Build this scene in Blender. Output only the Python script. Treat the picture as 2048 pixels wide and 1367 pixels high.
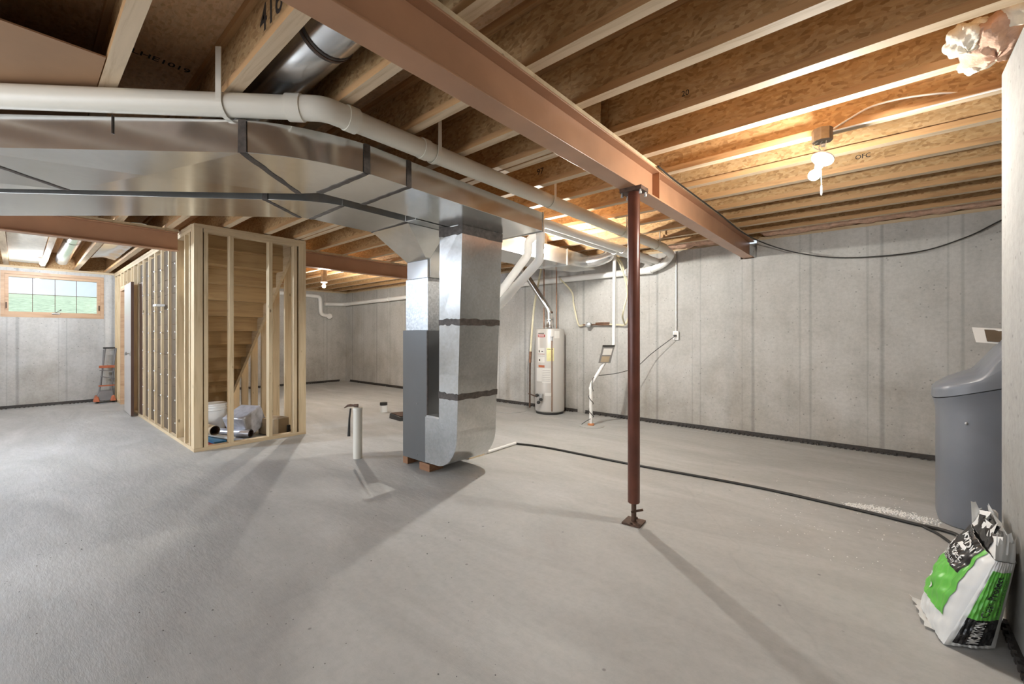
import bpy, math, random
from mathutils import Vector, Matrix
random.seed(7)
R = math.radians
sc = bpy.context.scene
for o in list(bpy.data.objects): bpy.data.objects.remove(o)
COL = sc.collection

# ------------------------------------------------------------------ camera, world, exposure
cam = bpy.data.cameras.new('camera'); co = bpy.data.objects.new('camera', cam); COL.objects.link(co)
co.location = (0, 0, 1.23); co.rotation_euler = (R(90), 0, R(40.88))
cam.sensor_width = 36; cam.lens = 36*856/2048; cam.shift_y = -11.5/2048; cam.clip_start = .02
sc.camera = co
sc.view_settings.view_transform = 'Standard'; sc.view_settings.look = 'None'
sc.view_settings.gamma = 1; sc.view_settings.exposure = 0.3
W = bpy.data.worlds.new('sky'); sc.world = W; W.use_nodes = True
bg = W.node_tree.nodes['Background']; bg.inputs[1].default_value = 1.0
# overcast sky, brighter on the -Y side to fill the room through an opening added behind the viewer
_t = W.node_tree; _c = _t.nodes.new('ShaderNodeTexCoord'); _s = _t.nodes.new('ShaderNodeSeparateXYZ'); _t.links.new(_c.outputs['Generated'], _s.inputs[0])
_m = _t.nodes.new('ShaderNodeMapRange'); _m.inputs['From Min'].default_value = .1; _m.inputs['From Max'].default_value = -.75; _t.links.new(_s.outputs[1], _m.inputs['Value'])
_x = _t.nodes.new('ShaderNodeMix'); _x.data_type = 'RGBA'; _x.inputs[6].default_value = (.74, .83, .95, 1); _x.inputs[7].default_value = (3.6, 3.8, 4.1, 1)
_t.links.new(_m.outputs[0], _x.inputs[0]); _t.links.new(_x.outputs[2], bg.inputs[0])
# the bulbs of the place, and 'back' added as unseen fill light: (x, y, z of the bulb, watts, colour)
BULBS = {
 'main':  ((-.30, 3.03, 2.165), 58, (1, .965, .90)),
 'duct':  ((-2.93, 3.92, 2.20), 140, (1, .965, .90)),
 'far':   ((-7.6, 3.61, 2.13), 120, (1, .95, .87)),
 'window':((-10.0, .257, 2.372), 62, (.88, .93, 1)),
 'left':  ((-6.6, -.95, 2.20), 235, (.70, .83, 1)),
 'back':  ((-1.7, -2.3, 2.25), 34, (1, .965, .92)),
}

# ------------------------------------------------------------------ materials
def nt(name):
    m = bpy.data.materials.new(name); m.use_nodes = True
    t = m.node_tree; b = t.nodes['Principled BSDF']; return m, t, b
def N(t, k, **kw):
    n = t.nodes.new(k)
    for a, v in kw.items(): setattr(n, a, v)
    return n
def coords(t, kind='obj', scale=(1,1,1), rnd=0):
    if kind == 'pos': s = N(t, 'ShaderNodeNewGeometry').outputs['Position']
    else: s = N(t, 'ShaderNodeTexCoord').outputs['Object']
    mp = N(t, 'ShaderNodeMapping'); mp.inputs['Scale'].default_value = scale
    if rnd:
        oi = N(t, 'ShaderNodeObjectInfo'); mu = N(t, 'ShaderNodeMath', operation='MULTIPLY'); mu.inputs[1].default_value = rnd
        t.links.new(oi.outputs['Random'], mu.inputs[0])
        ad = N(t, 'ShaderNodeVectorMath', operation='ADD')
        t.links.new(s, ad.inputs[0]); t.links.new(mu.outputs[0], ad.inputs[1]); s = ad.outputs[0]
    t.links.new(s, mp.inputs['Vector']); return mp.outputs[0]
def noise(t, vec, scale, detail=5, rough=.55, dist=0):
    n = N(t, 'ShaderNodeTexNoise'); n.inputs['Scale'].default_value = scale; n.inputs['Detail'].default_value = detail
    n.inputs['Roughness'].default_value = rough; n.inputs['Distortion'].default_value = dist
    t.links.new(vec, n.inputs['Vector']); return n.outputs['Fac']
def ramp(t, fac, stops):
    r = N(t, 'ShaderNodeValToRGB'); e = r.color_ramp.elements
    while len(e) < len(stops): e.new(.5)
    for i, (p, c) in enumerate(stops):
        e[i].position = p; e[i].color = (*c, 1) if len(c) == 3 else c
    t.links.new(fac, r.inputs[0]); return r.outputs[0]
def mix(t, fac, a, b, mode='MIX'):
    m = N(t, 'ShaderNodeMix', data_type='RGBA', blend_type=mode)
    if isinstance(fac, (int, float)): m.inputs[0].default_value = fac
    else: t.links.new(fac, m.inputs[0])
    for s, v in ((m.inputs[6], a), (m.inputs[7], b)):
        if isinstance(v, tuple): s.default_value = (*v, 1)
        else: t.links.new(v, s)
    return m.outputs[2]
def bump(t, b, h, st=.2, dist=.01):
    n = N(t, 'ShaderNodeBump'); n.inputs['Strength'].default_value = st; n.inputs['Distance'].default_value = dist
    t.links.new(h, n.inputs['Height']); t.links.new(n.outputs[0], b.inputs['Normal'])
def G(v): return (v, v, v)
def plain(name, c, rough=.5, metal=0, var=.12, scale=6, bmp=0, coat=0, spec=None):
    m, t, b = nt(name); v = coords(t, 'obj', rnd=7)
    n = noise(t, v, scale)
    lo = tuple(x*(1-var) for x in c); hi = tuple(min(1, x*(1+var)) for x in c)
    t.links.new(ramp(t, n, [(.3, lo), (.7, hi)]), b.inputs['Base Color'])
    b.inputs['Roughness'].default_value = rough; b.inputs['Metallic'].default_value = metal
    b.inputs['Coat Weight'].default_value = coat
    if bmp: bump(t, b, n, bmp)
    return m
def osb(name, dark, mid, light, rnd=9):
    m, t, b = nt(name); v = coords(t, 'obj', (1, 1, 1), rnd)
    vo = N(t, 'ShaderNodeTexVoronoi'); vo.inputs['Scale'].default_value = 62; vo.inputs['Randomness'].default_value = 1
    mp = N(t, 'ShaderNodeMapping'); mp.inputs['Scale'].default_value = (.6, 1, 1.2); mp.inputs['Rotation'].default_value = (.2, .5, .3)
    n0 = N(t, 'ShaderNodeTexNoise'); n0.inputs['Scale'].default_value = 7; t.links.new(v, n0.inputs['Vector'])
    ad = N(t, 'ShaderNodeVectorMath', operation='MULTIPLY_ADD'); ad.inputs[1].default_value = (.06,)*3
    t.links.new(n0.outputs['Color'], ad.inputs[0]); t.links.new(v, ad.inputs[2])
    t.links.new(ad.outputs[0], mp.inputs[0]); t.links.new(mp.outputs[0], vo.inputs['Vector'])
    sep = N(t, 'ShaderNodeSeparateColor'); t.links.new(vo.outputs['Color'], sep.inputs[0])
    c = ramp(t, sep.outputs[0], [(0, dark), (.3, mid), (1, light)]); c = mix(t, .45, c, mid)
    mp2 = N(t, 'ShaderNodeMapping'); mp2.inputs['Scale'].default_value = (9, 40, 34); t.links.new(v, mp2.inputs[0])
    fn = noise(t, mp2.outputs[0], 1.3, 6, .7)
    c = mix(t, .55, c, ramp(t, fn, [(.3, G(.5)), (.7, G(1))]), 'MULTIPLY')
    big = noise(t, v, 1.6, 3)
    c = mix(t, .5, c, ramp(t, big, [(.35, G(.8)), (.65, G(1))]), 'MULTIPLY')
    t.links.new(c, b.inputs['Base Color']); b.inputs['Roughness'].default_value = .75
    bump(t, b, fn, .25, .004); return m
def wood(name, c, dark, axis='x', knots=True, rough=.65):
    m, t, b = nt(name)
    s = {'x': (1.2, 16, 16), 'y': (16, 1.2, 16), 'z': (16, 16, 1.2)}[axis]
    v = coords(t, 'obj', s, 11)
    n = noise(t, v, 1.6, 6, .6, .6)
    col = ramp(t, n, [(.25, dark), (.5, c), (.8, tuple(min(1, x*1.12) for x in c))])
    if knots:
        v2 = coords(t, 'obj', tuple(5 if q > 5 else 2.2 for q in s), 5)
        vo = N(t, 'ShaderNodeTexVoronoi'); vo.inputs['Scale'].default_value = 1.5; t.links.new(v2, vo.inputs['Vector'])
        k = ramp(t, vo.outputs['Distance'], [(.035, G(0)), (.09, G(1))])
        col = mix(t, k, tuple(x*.45 for x in dark), col)
    t.links.new(col, b.inputs['Base Color']); b.inputs['Roughness'].default_value = rough
    bump(t, b, n, .1, .003); return m
def galv(name, c=(.62, .63, .63), rough=.3, spangle=.10, scale=35, metal=.9, bmp=.35):
    m, t, b = nt(name); v = coords(t, 'obj', (1, 1, 1), 4)
    vo = N(t, 'ShaderNodeTexVoronoi'); vo.inputs['Scale'].default_value = scale; t.links.new(v, vo.inputs['Vector'])
    sep = N(t, 'ShaderNodeSeparateColor'); t.links.new(vo.outputs['Color'], sep.inputs[0])
    n = noise(t, v, 2.2, 6, .6)
    base = ramp(t, n, [(.3, tuple(x*.88 for x in c)), (.7, tuple(min(1, x*1.08) for x in c))])
    base = mix(t, spangle, base, ramp(t, sep.outputs[0], [(0, G(.25)), (1, G(1))]), 'MULTIPLY')
    t.links.new(base, b.inputs['Base Color']); b.inputs['Metallic'].default_value = metal
    rr = N(t, 'ShaderNodeMapRange'); rr.inputs['To Min'].default_value = rough-.03; rr.inputs['To Max'].default_value = rough+.08
    t.links.new(n, rr.inputs['Value']); t.links.new(rr.outputs[0], b.inputs['Roughness'])
    bump(t, b, noise(t, v, 1.2, 1), bmp, .02); return m
def concrete_wall(name, axis, k=1):
    m, t, b = nt(name); v = coords(t, 'pos')
    # form board streaks run vertically, stains grow from the floor up
    sx = (1, 1, .12)
    mp = N(t, 'ShaderNodeMapping'); mp.inputs['Scale'].default_value = sx; t.links.new(v, mp.inputs[0])
    st = noise(t, mp.outputs[0], 4.5, 6, .65); bl = noise(t, v, 1.7, 6, .6, .3); fi = noise(t, v, 28, 5, .7)
    c = ramp(t, bl, [(.28, (.44*k, .425*k, .395*k)), (.5, (.53*k, .52*k, .49*k)), (.72, (.59*k, .58*k, .555*k))])
    c = mix(t, .35, c, ramp(t, st, [(.3, G(.66)), (.62, G(1))]), 'MULTIPLY')
    c = mix(t, .4, c, ramp(t, fi, [(.3, G(.62)), (.6, G(1))]), 'MULTIPLY')
    # bug holes
    vo = N(t, 'ShaderNodeTexVoronoi'); vo.inputs['Scale'].default_value = 14; t.links.new(v, vo.inputs['Vector'])
    h = ramp(t, vo.outputs['Distance'], [(.06, G(.35)), (.13, G(1))])
    c = mix(t, .6, c, h, 'MULTIPLY')
    sep = N(t, 'ShaderNodeSeparateXYZ'); t.links.new(v, sep.inputs[0])
    # form joints: thin darker lines at irregular spacing
    a = sep.outputs[0 if axis == 'x' else 1]
    for per, off, w, dk in ((1.205, .37, .010, .45), (1.205, .99, .006, .62), (.603, .22, .003, .72)):
        ad = N(t, 'ShaderNodeMath', operation='ADD'); ad.inputs[1].default_value = 40+off; t.links.new(a, ad.inputs[0])
        mo = N(t, 'ShaderNodeMath', operation='MODULO'); mo.inputs[1].default_value = per; t.links.new(ad.outputs[0], mo.inputs[0])
        su = N(t, 'ShaderNodeMath', operation='SUBTRACT'); su.inputs[1].default_value = per/2; t.links.new(mo.outputs[0], su.inputs[0])
        ab = N(t, 'ShaderNodeMath', operation='ABSOLUTE'); t.links.new(su.outputs[0], ab.inputs[0])
        wv = N(t, 'ShaderNodeMath', operation='MULTIPLY_ADD'); wv.inputs[1].default_value = .05; t.links.new(st, wv.inputs[0]); wv.inputs[2].default_value = -.022
        aa = N(t, 'ShaderNodeMath', operation='SUBTRACT'); t.links.new(ab.outputs[0], aa.inputs[0]); t.links.new(wv.outputs[0], aa.inputs[1])
        ln = ramp(t, aa.outputs[0], [(w*.3, G(dk)), (w*2.2, G(1))])
        c = mix(t, .5, c, ln, 'MULTIPLY')
    # damp, mineral stained band low on the wall
    zz = N(t, 'ShaderNodeMath', operation='MULTIPLY_ADD'); t.links.new(bl, zz.inputs[0]); zz.inputs[1].default_value = 1.6; t.links.new(sep.outputs[2], zz.inputs[2])
    low = ramp(t, N1(t, zz.outputs[0], .75, 1.75), [(0, (.80, .765, .72)), (1, G(1))])
    c = mix(t, .9, c, low, 'MULTIPLY')
    t.links.new(c, b.inputs['Base Color']); b.inputs['Roughness'].default_value = .85
    bump(t, b, fi, .35, .006); return m
def N1(t, s, a, b_):
    r = N(t, 'ShaderNodeMapRange'); r.inputs['From Min'].default_value = a; r.inputs['From Max'].default_value = b_
    t.links.new(s, r.inputs['Value']); return r.outputs[0]
def concrete_floor():
    m, t, b = nt('floor_concrete'); v = coords(t, 'pos')
    mp = N(t, 'ShaderNodeMapping'); mp.inputs['Scale'].default_value = (.5, 1.6, 1); mp.inputs['Rotation'].default_value = (0, 0, -.35); t.links.new(v, mp.inputs[0])
    sw = noise(t, mp.outputs[0], 1.3, 8, .62, .8); bl = noise(t, v, .7, 5, .6); fi = noise(t, v, 22, 6, .75)
    c = ramp(t, sw, [(.25, (.37, .36, .34)), (.5, (.43, .425, .405)), (.75, (.50, .495, .48))])
    c = mix(t, .45, c, ramp(t, bl, [(.3, G(.80)), (.65, G(1))]), 'MULTIPLY')
    c = mix(t, .22, c, ramp(t, fi, [(.32, G(.5)), (.58, G(1))]), 'MULTIPLY')
    vo = N(t, 'ShaderNodeTexVoronoi'); vo.inputs['Scale'].default_value = 5.5; t.links.new(v, vo.inputs['Vector'])
    sp = ramp(t, vo.outputs['Distance'], [(.03, G(.3)), (.055, G(1))])
    c = mix(t, .65, c, sp, 'MULTIPLY')
    # hairline cracks
    mp3 = N(t, 'ShaderNodeVectorMath', operation='MULTIPLY_ADD'); n0 = N(t, 'ShaderNodeTexNoise'); n0.inputs['Scale'].default_value = 1.5; t.links.new(v, n0.inputs['Vector'])
    mp3.inputs[1].default_value = (.7,)*3; t.links.new(n0.outputs['Color'], mp3.inputs[0]); t.links.new(v, mp3.inputs[2])
    v3 = N(t, 'ShaderNodeTexVoronoi', feature='DISTANCE_TO_EDGE'); v3.inputs['Scale'].default_value = .33; t.links.new(mp3.outputs[0], v3.inputs['Vector'])
    c = mix(t, .12, c, ramp(t, v3.outputs['Distance'], [(.001, G(.5)), (.003, G(1))]), 'MULTIPLY')
    t.links.new(c, b.inputs['Base Color'])
    # rougher trowelling and worn shiny patches on the left of the floor
    sep = N(t, 'ShaderNodeSeparateXYZ'); t.links.new(v, sep.inputs[0])
    wet = ramp(t, sw, [(.40, G(.62)), (.68, G(.38))])
    t.links.new(wet, b.inputs['Roughness']); b.inputs['Specular IOR Level'].default_value = .42
    rough = noise(t, mp.outputs[0], 16, 8, .75)
    left = N1(t, sep.outputs[0], -.9, -2.6)
    hh = N(t, 'ShaderNodeMath', operation='MULTIPLY'); t.links.new(rough, hh.inputs[0])
    l2 = N(t, 'ShaderNodeMath', operation='MULTIPLY_ADD'); t.links.new(left, l2.inputs[0]); l2.inputs[1].default_value = .75; l2.inputs[2].default_value = .14
    t.links.new(l2.outputs[0], hh.inputs[1])
    bump(t, b, hh.outputs[0], .55, .012)
    return m

M = {}
M['floor'] = concrete_floor()
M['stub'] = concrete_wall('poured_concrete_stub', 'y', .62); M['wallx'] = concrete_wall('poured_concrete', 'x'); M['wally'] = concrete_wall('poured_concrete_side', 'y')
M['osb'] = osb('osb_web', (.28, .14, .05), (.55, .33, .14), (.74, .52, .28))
M['deck'] = osb('osb_deck', (.58, .34, .17), (.84, .55, .31), (.92, .68, .44))  # board colour lightened to stand in for missing light between the joists
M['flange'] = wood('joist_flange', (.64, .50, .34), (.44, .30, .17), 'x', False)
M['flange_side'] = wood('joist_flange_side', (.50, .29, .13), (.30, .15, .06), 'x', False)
M['studz'] = wood('pine_stud', (.62, .49, .31), (.46, .33, .18), 'z')
M['studx'] = wood('pine_plate_x', (.60, .47, .30), (.45, .32, .18), 'x')
M['study'] = wood('pine_plate_y', (.60, .47, .30), (.45, .32, .18), 'y')
M['tread'] = wood('stair_board', (.52, .35, .17), (.38, .23, .10), 'y', False)
M['frame'] = wood('window_pine', (.50, .33, .20), (.34, .20, .11), 'y', False, .5)
M['backing'] = plain('stair_side_board', (.10, .07, .042), .8, 0, .2, 6)
M['block'] = wood('old_block', (.28, .14, .07), (.16, .07, .04), 'x', False)
M['primer'] = plain('red_oxide_primer', (.46, .25, .145), .36, 0, .12, 3, .03)
M['galv'] = galv('galvanised_sheet', (.70, .70, .68), .15, .06, bmp=.12)
M['galvd'] = galv('galvanised_drop', (.66, .66, .65), .17, .16, 60, bmp=.10)
M['galv_sp'] = galv('galvanised_spangle', (.60, .61, .61), .42, .35, 60, bmp=.1)
M['cabinet'] = plain('furnace_grey_paint', (.16, .16, .158), .38, .35, .06, 2)
M['foil'] = galv('bright_round_duct', (.70, .70, .70), .18, .05)
M['mastic'] = plain('duct_mastic', (.085, .07, .06), .6, .2, .35, 30, .3)
M['pvc'] = plain('white_pvc', (.80, .765, .67), .34, 0, .04, 3)
M['pvc2'] = plain('white_pvc_bright', (.84, .83, .80), .38, 0, .04, 5)
M['white'] = plain('white_plastic', (.85, .85, .83), .4, 0, .03)
M['black'] = plain('black_rubber', (.025, .023, .02), .5, 0, .2)
M['drain'] = plain('black_dimple_strip', (.045, .038, .032), .55, 0, .4, 40, .5)
M['copper'] = plain('aged_copper', (.30, .17, .11), .4, .8, .3, 10)
M['pex'] = plain('cream_tubing', (.74, .68, .48), .4)
M['rustpost'] = plain('post_primer', (.13, .043, .027), .34, .15, .22, 9, .05)
M['rust'] = plain('rusty_steel', (.11, .065, .045), .6, .5, .4, 25, .3)
M['steel'] = plain('zinc_steel', (.55, .55, .54), .35, .9, .15, 20)
M['box'] = plain('tarnished_box', (.30, .24, .18), .4, .85, .2, 20)
M['heater'] = plain('heater_enamel', (.50, .475, .44), .38, .1, .04, 2)
M['soft'] = plain('grey_softener', (.155, .165, .185), .42, 0, .10, 3)
M['softlid'] = plain('grey_softener_lid', (.165, .175, .195), .34, 0, .05, 3)
M['card'] = plain('cardboard', (.40, .24, .13), .8, 0, .1)
M['brown'] = plain('brown_fibre_panel', (.33, .19, .10), .7, 0, .08, 4)
M['carton'] = plain('tan_carton', (.42, .33, .22), .8, 0, .1)
M['plastic_wrap'] = plain('silver_wrap', (.50, .51, .56), .28, .3, .25, 14, .4)
M['pink'] = plain('pink_fibreglass', (.62, .40, .29), .95, 0, .22, 22, .9)
M['pinkw'] = plain('pale_fibreglass', (.86, .80, .68), .95, 0, .1, 22, .9)
M['door'] = plain('door_skin', (.52, .49, .46), .32, 0, .05, 3)
M['dooredge'] = plain('door_brown', (.085, .045, .03), .4, 0, .15, 3)
M['orange'] = plain('orange_plastic', (.42, .12, .05), .45)
M['greyp'] = plain('grey_plastic', (.17, .16, .155), .45)
M['green'] = plain('lime_print', (.14, .50, .07), .35, 0, .12, 8)
M['bagw'] = plain('bag_white', (.72, .72, .70), .32, 0, .06, 8)
M['bagk'] = plain('bag_black', (.018, .017, .018), .25, 0, .1, 8)
M['ink'] = plain('black_ink', (.03, .022, .018), .7)
M['inkgrey'] = plain('grey_ink', (.22, .21, .20), .7)
M['red'] = plain('red_label', (.35, .04, .03), .4)
M['yellow'] = plain('yellow_label', (.75, .70, .35), .5)
M['paper'] = plain('paper_label', (.66, .64, .60), .6, 0, .04)
M['blue'] = plain('blue_print', (.03, .16, .30), .4)
M['grass'] = plain('lawn', (.42, .49, .32), .9, 0, .3, 9, .6)
M['salt'] = plain('salt_white', (.80, .79, .76), .8, 0, .05)
M['clay'] = plain('orange_collar', (.60, .25, .10), .5)
def emit(name, col, s):
    m, t, b = nt(name); b.inputs['Base Color'].default_value = (0, 0, 0, 1)
    b.inputs['Emission Color'].default_value = (*col, 1); b.inputs['Emission Strength'].default_value = s; return m
def glass():
    m, t, b = nt('window_glass'); out = t.nodes['Material Output']
    tr = N(t, 'ShaderNodeBsdfTransparent'); tr.inputs[0].default_value = (.93, .96, .97, 1)
    gl = N(t, 'ShaderNodeBsdfGlossy'); gl.inputs['Roughness'].default_value = .03
    fr = N(t, 'ShaderNodeFresnel'); mx = N(t, 'ShaderNodeMixShader')
    t.links.new(fr.outputs[0], mx.inputs[0]); t.links.new(tr.outputs[0], mx.inputs[1]); t.links.new(gl.outputs[0], mx.inputs[2])
    t.links.new(mx.outputs[0], out.inputs[0]); return m
M['glass'] = glass()

# ------------------------------------------------------------------ mesh helpers
class MB:
    def __init__(s): s.v = []; s.f = []; s.m = []
    def add(s, vs, fs, mi=0):
        k = len(s.v); s.v += [Vector(p) for p in vs]; s.f += [tuple(k+i for i in f) for f in fs]; s.m += [mi]*len(fs); return s
    def box(s, a, b, mi=0):
        x0, x1 = sorted((a[0], b[0])); y0, y1 = sorted((a[1], b[1])); z0, z1 = sorted((a[2], b[2]))
        return s.hexa([(x0,y0,z0),(x1,y0,z0),(x1,y1,z0),(x0,y1,z0)], [(x0,y0,z1),(x1,y0,z1),(x1,y1,z1),(x0,y1,z1)], mi)
    def hexa(s, lo, hi, mi=0):
        n = len(lo)
        return s.add(list(lo)+list(hi), [tuple(range(n-1, -1, -1)), tuple(range(n, 2*n))] + [(i, (i+1) % n, n+(i+1) % n, n+i) for i in range(n)], mi)
    def bar(s, p, q, w, h, up=(0,0,1), mi=0):      # box beam from p to q
        p, q = Vector(p), Vector(q); d = (q-p).normalized(); u = Vector(up); r = d.cross(u).normalized(); u = r.cross(d)
        lo = [p+r*a*w/2+u*b*h/2 for a, b in ((-1,-1),(1,-1),(1,1),(-1,1))]; hi = [c+(q-p) for c in lo]
        return s.hexa(lo, hi, mi)
    def tube(s, path, r, seg=14, mi=0, cap=True, r_in=None):
        P = [Vector(p) for p in path]; n = len(P); T = []
        for i in range(n):
            a = P[max(0, i-1)]; b = P[min(n-1, i+1)]; T.append((b-a).normalized())
        u = T[0].orthogonal().normalized(); rings = []; vs = []
        for i in range(n):
            u = (u - T[i]*u.dot(T[i])).normalized(); w = T[i].cross(u)
            rr = r[i] if isinstance(r, (list, tuple)) else r
            rings.append(len(vs)); vs += [P[i] + (u*math.cos(2*math.pi*k/seg) + w*math.sin(2*math.pi*k/seg))*rr for k in range(seg)]
        fs = []
        for i in range(n-1):
            for k in range(seg):
                a, b = i*seg+k, i*seg+(k+1) % seg
                fs.append((a, b, b+seg, a+seg))
        if cap: fs += [tuple(range(seg-1, -1, -1)), tuple((n-1)*seg+k for k in range(seg))]
        return s.add(vs, fs, mi)
    def lathe(s, prof, c=(0,0,0), seg=28, mi=0, ax=None):
        c = Vector(c); vs = []; n = len(prof)
        rot = Vector((0,0,1)).rotation_difference(Vector(ax)).to_matrix() if ax else Matrix.Identity(3)
        for (r, z) in prof: vs += [c + rot @ Vector((r*math.cos(2*math.pi*k/seg), r*math.sin(2*math.pi*k/seg), z)) for k in range(seg)]
        fs = [(i*seg+k, i*seg+(k+1) % seg, (i+1)*seg+(k+1) % seg, (i+1)*seg+k) for i in range(n-1) for k in range(seg)]
        fs += [tuple(range(seg-1, -1, -1)), tuple((n-1)*seg+k for k in range(seg))]
        return s.add(vs, fs, mi)
    def prism(s, poly, z0, z1, mi=0):
        a = sum(poly[i][0]*poly[(i+1) % len(poly)][1]-poly[(i+1) % len(poly)][0]*poly[i][1] for i in range(len(poly)))
        if a < 0: poly = poly[::-1]
        return s.hexa([(x, y, z0) for x, y in poly], [(x, y, z1) for x, y in poly], mi)
    def grid(s, fn, nu, nv, mi=0, flip=False):
        vs = [fn(i/nu, j/nv) for j in range(nv+1) for i in range(nu+1)]
        fs = []
        for j in range(nv):
            for i in range(nu):
                a = j*(nu+1)+i; q = (a, a+1, a+nu+2, a+nu+1); fs.append(q[::-1] if flip else q)
        return s.add(vs, fs, mi)
    def build(s, name, mats, parent=None, bevel=0, smooth=True, sub=0):
        if parent is not None:
            L = Vector(parent['_w']) if '_w' in parent else Vector()
            loc = Vector()
        else:
            xs = [v.x for v in s.v]; ys = [v.y for v in s.v]; zs = [v.z for v in s.v]
            L = Vector(((min(xs)+max(xs))/2, (min(ys)+max(ys))/2, min(zs))); loc = L
        me = bpy.data.meshes.new(name); me.from_pydata([tuple(v-L) for v in s.v], [], s.f); me.update()
        if not isinstance(mats, (list, tuple)): mats = [mats]
        for m in mats: me.materials.append(M[m] if isinstance(m, str) else m)
        for p, mi in zip(me.polygons, s.m): p.material_index = mi; p.use_smooth = smooth
        if smooth: me.set_sharp_from_angle(angle=R(38))
        o = bpy.data.objects.new(name, me); COL.objects.link(o); o.location = loc
        o['_w'] = tuple(L)
        if parent is not None: o.parent = parent
        if bevel:
            b = o.modifiers.new('bevel', 'BEVEL'); b.width = bevel; b.segments = 2; b.limit_method = 'ANGLE'; b.angle_limit = R(50)
        if sub:
            q = o.modifiers.new('sub', 'SUBSURF'); q.levels = sub; q.render_levels = sub
        return o
def thing(name, label, cat, loc=(0,0,0), group=None):
    o = bpy.data.objects.new(name, None); COL.objects.link(o); o.location = loc; o.empty_display_size = .1
    o['_w'] = tuple(loc); o['label'] = label; o['category'] = cat
    if group: o['group'] = group
    return o
def tag(o, label, cat, group=None, kind=None):
    o['label'] = label; o['category'] = cat
    if group: o['group'] = group
    if kind: o['kind'] = kind
    return o
def struct(o): o['kind'] = 'structure'; return o
def dup(root, off, label):
    r = root.copy(); COL.objects.link(r); r.location = Vector(root.location)+Vector(off); r['label'] = label
    r['_w'] = tuple(Vector(root['_w'])+Vector(off))
    for ch in list(root.children):
        c = ch.copy(); COL.objects.link(c); c.parent = r; c['_w'] = r['_w']
        for g in list(ch.children):
            d = g.copy(); COL.objects.link(d); d.parent = c; d['_w'] = r['_w']
    return r
def fillet(pts, rad, n=7):
    P = [Vector(p) for p in pts]; out = [P[0]]
    rads = rad if isinstance(rad, (list, tuple)) else [rad]*len(P)
    for i in range(1, len(P)-1):
        a = (P[i-1]-P[i]); b = (P[i+1]-P[i]); la, lb = a.length, b.length; a.normalize(); b.normalize()
        d = min(rads[i], la*.49, lb*.49); p0 = P[i]+a*d; p1 = P[i]+b*d
        for k in range(n+1):
            t = k/n; out.append(p0*(1-t)**2 + P[i]*2*t*(1-t) + p1*t*t)
    out.append(P[-1]); return out
def spline(pts, n=10):
    P = [Vector(p) for p in pts]; P = [P[0]*2-P[1]]+P+[P[-1]*2-P[-2]]; out = []
    for i in range(1, len(P)-2):
        for k in range(n):
            t = k/n
            out.append(.5*((2*P[i]) + (P[i+1]-P[i-1])*t + (2*P[i-1]-5*P[i]+4*P[i+1]-P[i+2])*t*t + (3*P[i]-P[i-1]-3*P[i+1]+P[i+2])*t**3))
    out.append(P[-2]); return out
def text_mesh(txt, size=1.0, bold=0.0):
    cu = bpy.data.curves.new('lettering', 'FONT'); cu.body = txt; cu.size = size; cu.offset = bold; cu.resolution_u = 3
    ob = bpy.data.objects.new('lettering', cu); COL.objects.link(ob)
    dg = bpy.context.evaluated_depsgraph_get(); dg.update(); ev = ob.evaluated_get(dg); me = ev.to_mesh()
    vs = [v.co.copy() for v in me.vertices]; fs = [tuple(p.vertices) for p in me.polygons]
    ev.to_mesh_clear(); bpy.data.objects.remove(ob); bpy.data.curves.remove(cu)
    return vs, fs
def letter(name, txt, org, right, up, height, mat, parent, bold=0.0, fn=None, width=None):
    vs, fs = text_mesh(txt, 1.0, bold)
    xs = [v.x for v in vs]; ys = [v.y for v in vs]; w = max(xs)-min(xs); h = max(ys)-min(ys)
    k = height/h; kx = (width/w) if width else k
    out = []
    for v in vs:
        a, b_ = (v.x-min(xs))*kx, (v.y-min(ys))*k
        out.append(fn(a, b_) if fn else Vector(org)+Vector(right).normalized()*a+Vector(up).normalized()*b_)
    return MB().add(out, fs).build(name, mat, parent, smooth=False)

# ------------------------------------------------------------------ the setting
XL, YF, XR, YB, XS = -11.2, 5.93, .40, -3.0, 3.0     # left wall, far wall, stub wall face, back, side
ZJ, ZD = 2.44, 2.742                                  # joist underside, deck underside
struct(MB().box((XL-.2, YB-.2, -.12), (XS+.2, YF+.2, 0)).build('floor', 'floor', smooth=False))
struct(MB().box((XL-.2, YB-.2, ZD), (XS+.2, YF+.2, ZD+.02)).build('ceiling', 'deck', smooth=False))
w = MB()                                              # far wall with the beam pocket
w.box((XL-.2, YF, 0), (-1.345, YF+.2, 2.40)); w.box((-1.165, YF, 0), (XS+.2, YF+.2, 2.40)); w.box((-1.345, YF, 0), (-1.165, YF+.2, 2.19)); w.box((-1.345, YF+.15, 2.19), (-1.165, YF+.2, 2.40))
struct(w.build('wall_far', 'wallx', smooth=False))
w = MB(); y0, y1, z0, z1 = -.19, 1.075, 1.56, 2.345   # left wall with its window opening
w.box((XL-.2, YB, 0), (XL, y0, 2.40)); w.box((XL-.2, y1, 0), (XL, YF, 2.40)); w.box((XL-.2, y0, 0), (XL, y1, z0)); w.box((XL-.2, y0, z1), (XL, y1, 2.40))
struct(w.build('wall_left', 'wally', smooth=False))
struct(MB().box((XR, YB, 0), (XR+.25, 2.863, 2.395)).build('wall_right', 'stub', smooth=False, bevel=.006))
struct(MB().box((XL-.2, YB-.2, 0), (-6.6, YB, 2.40)).box((-1.8, YB-.2, 0), (XS+.2, YB, 2.40)).box((-6.6, YB-.2, 2.15), (-1.8, YB, 2.40)).build('wall_back', 'wallx', smooth=False))  # opening added out of view so sky light fills the ceiling
struct(MB().box((XS, YB, 0), (XS+.2, YF, 2.40)).build('wall_side', 'wally', smooth=False))
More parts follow.
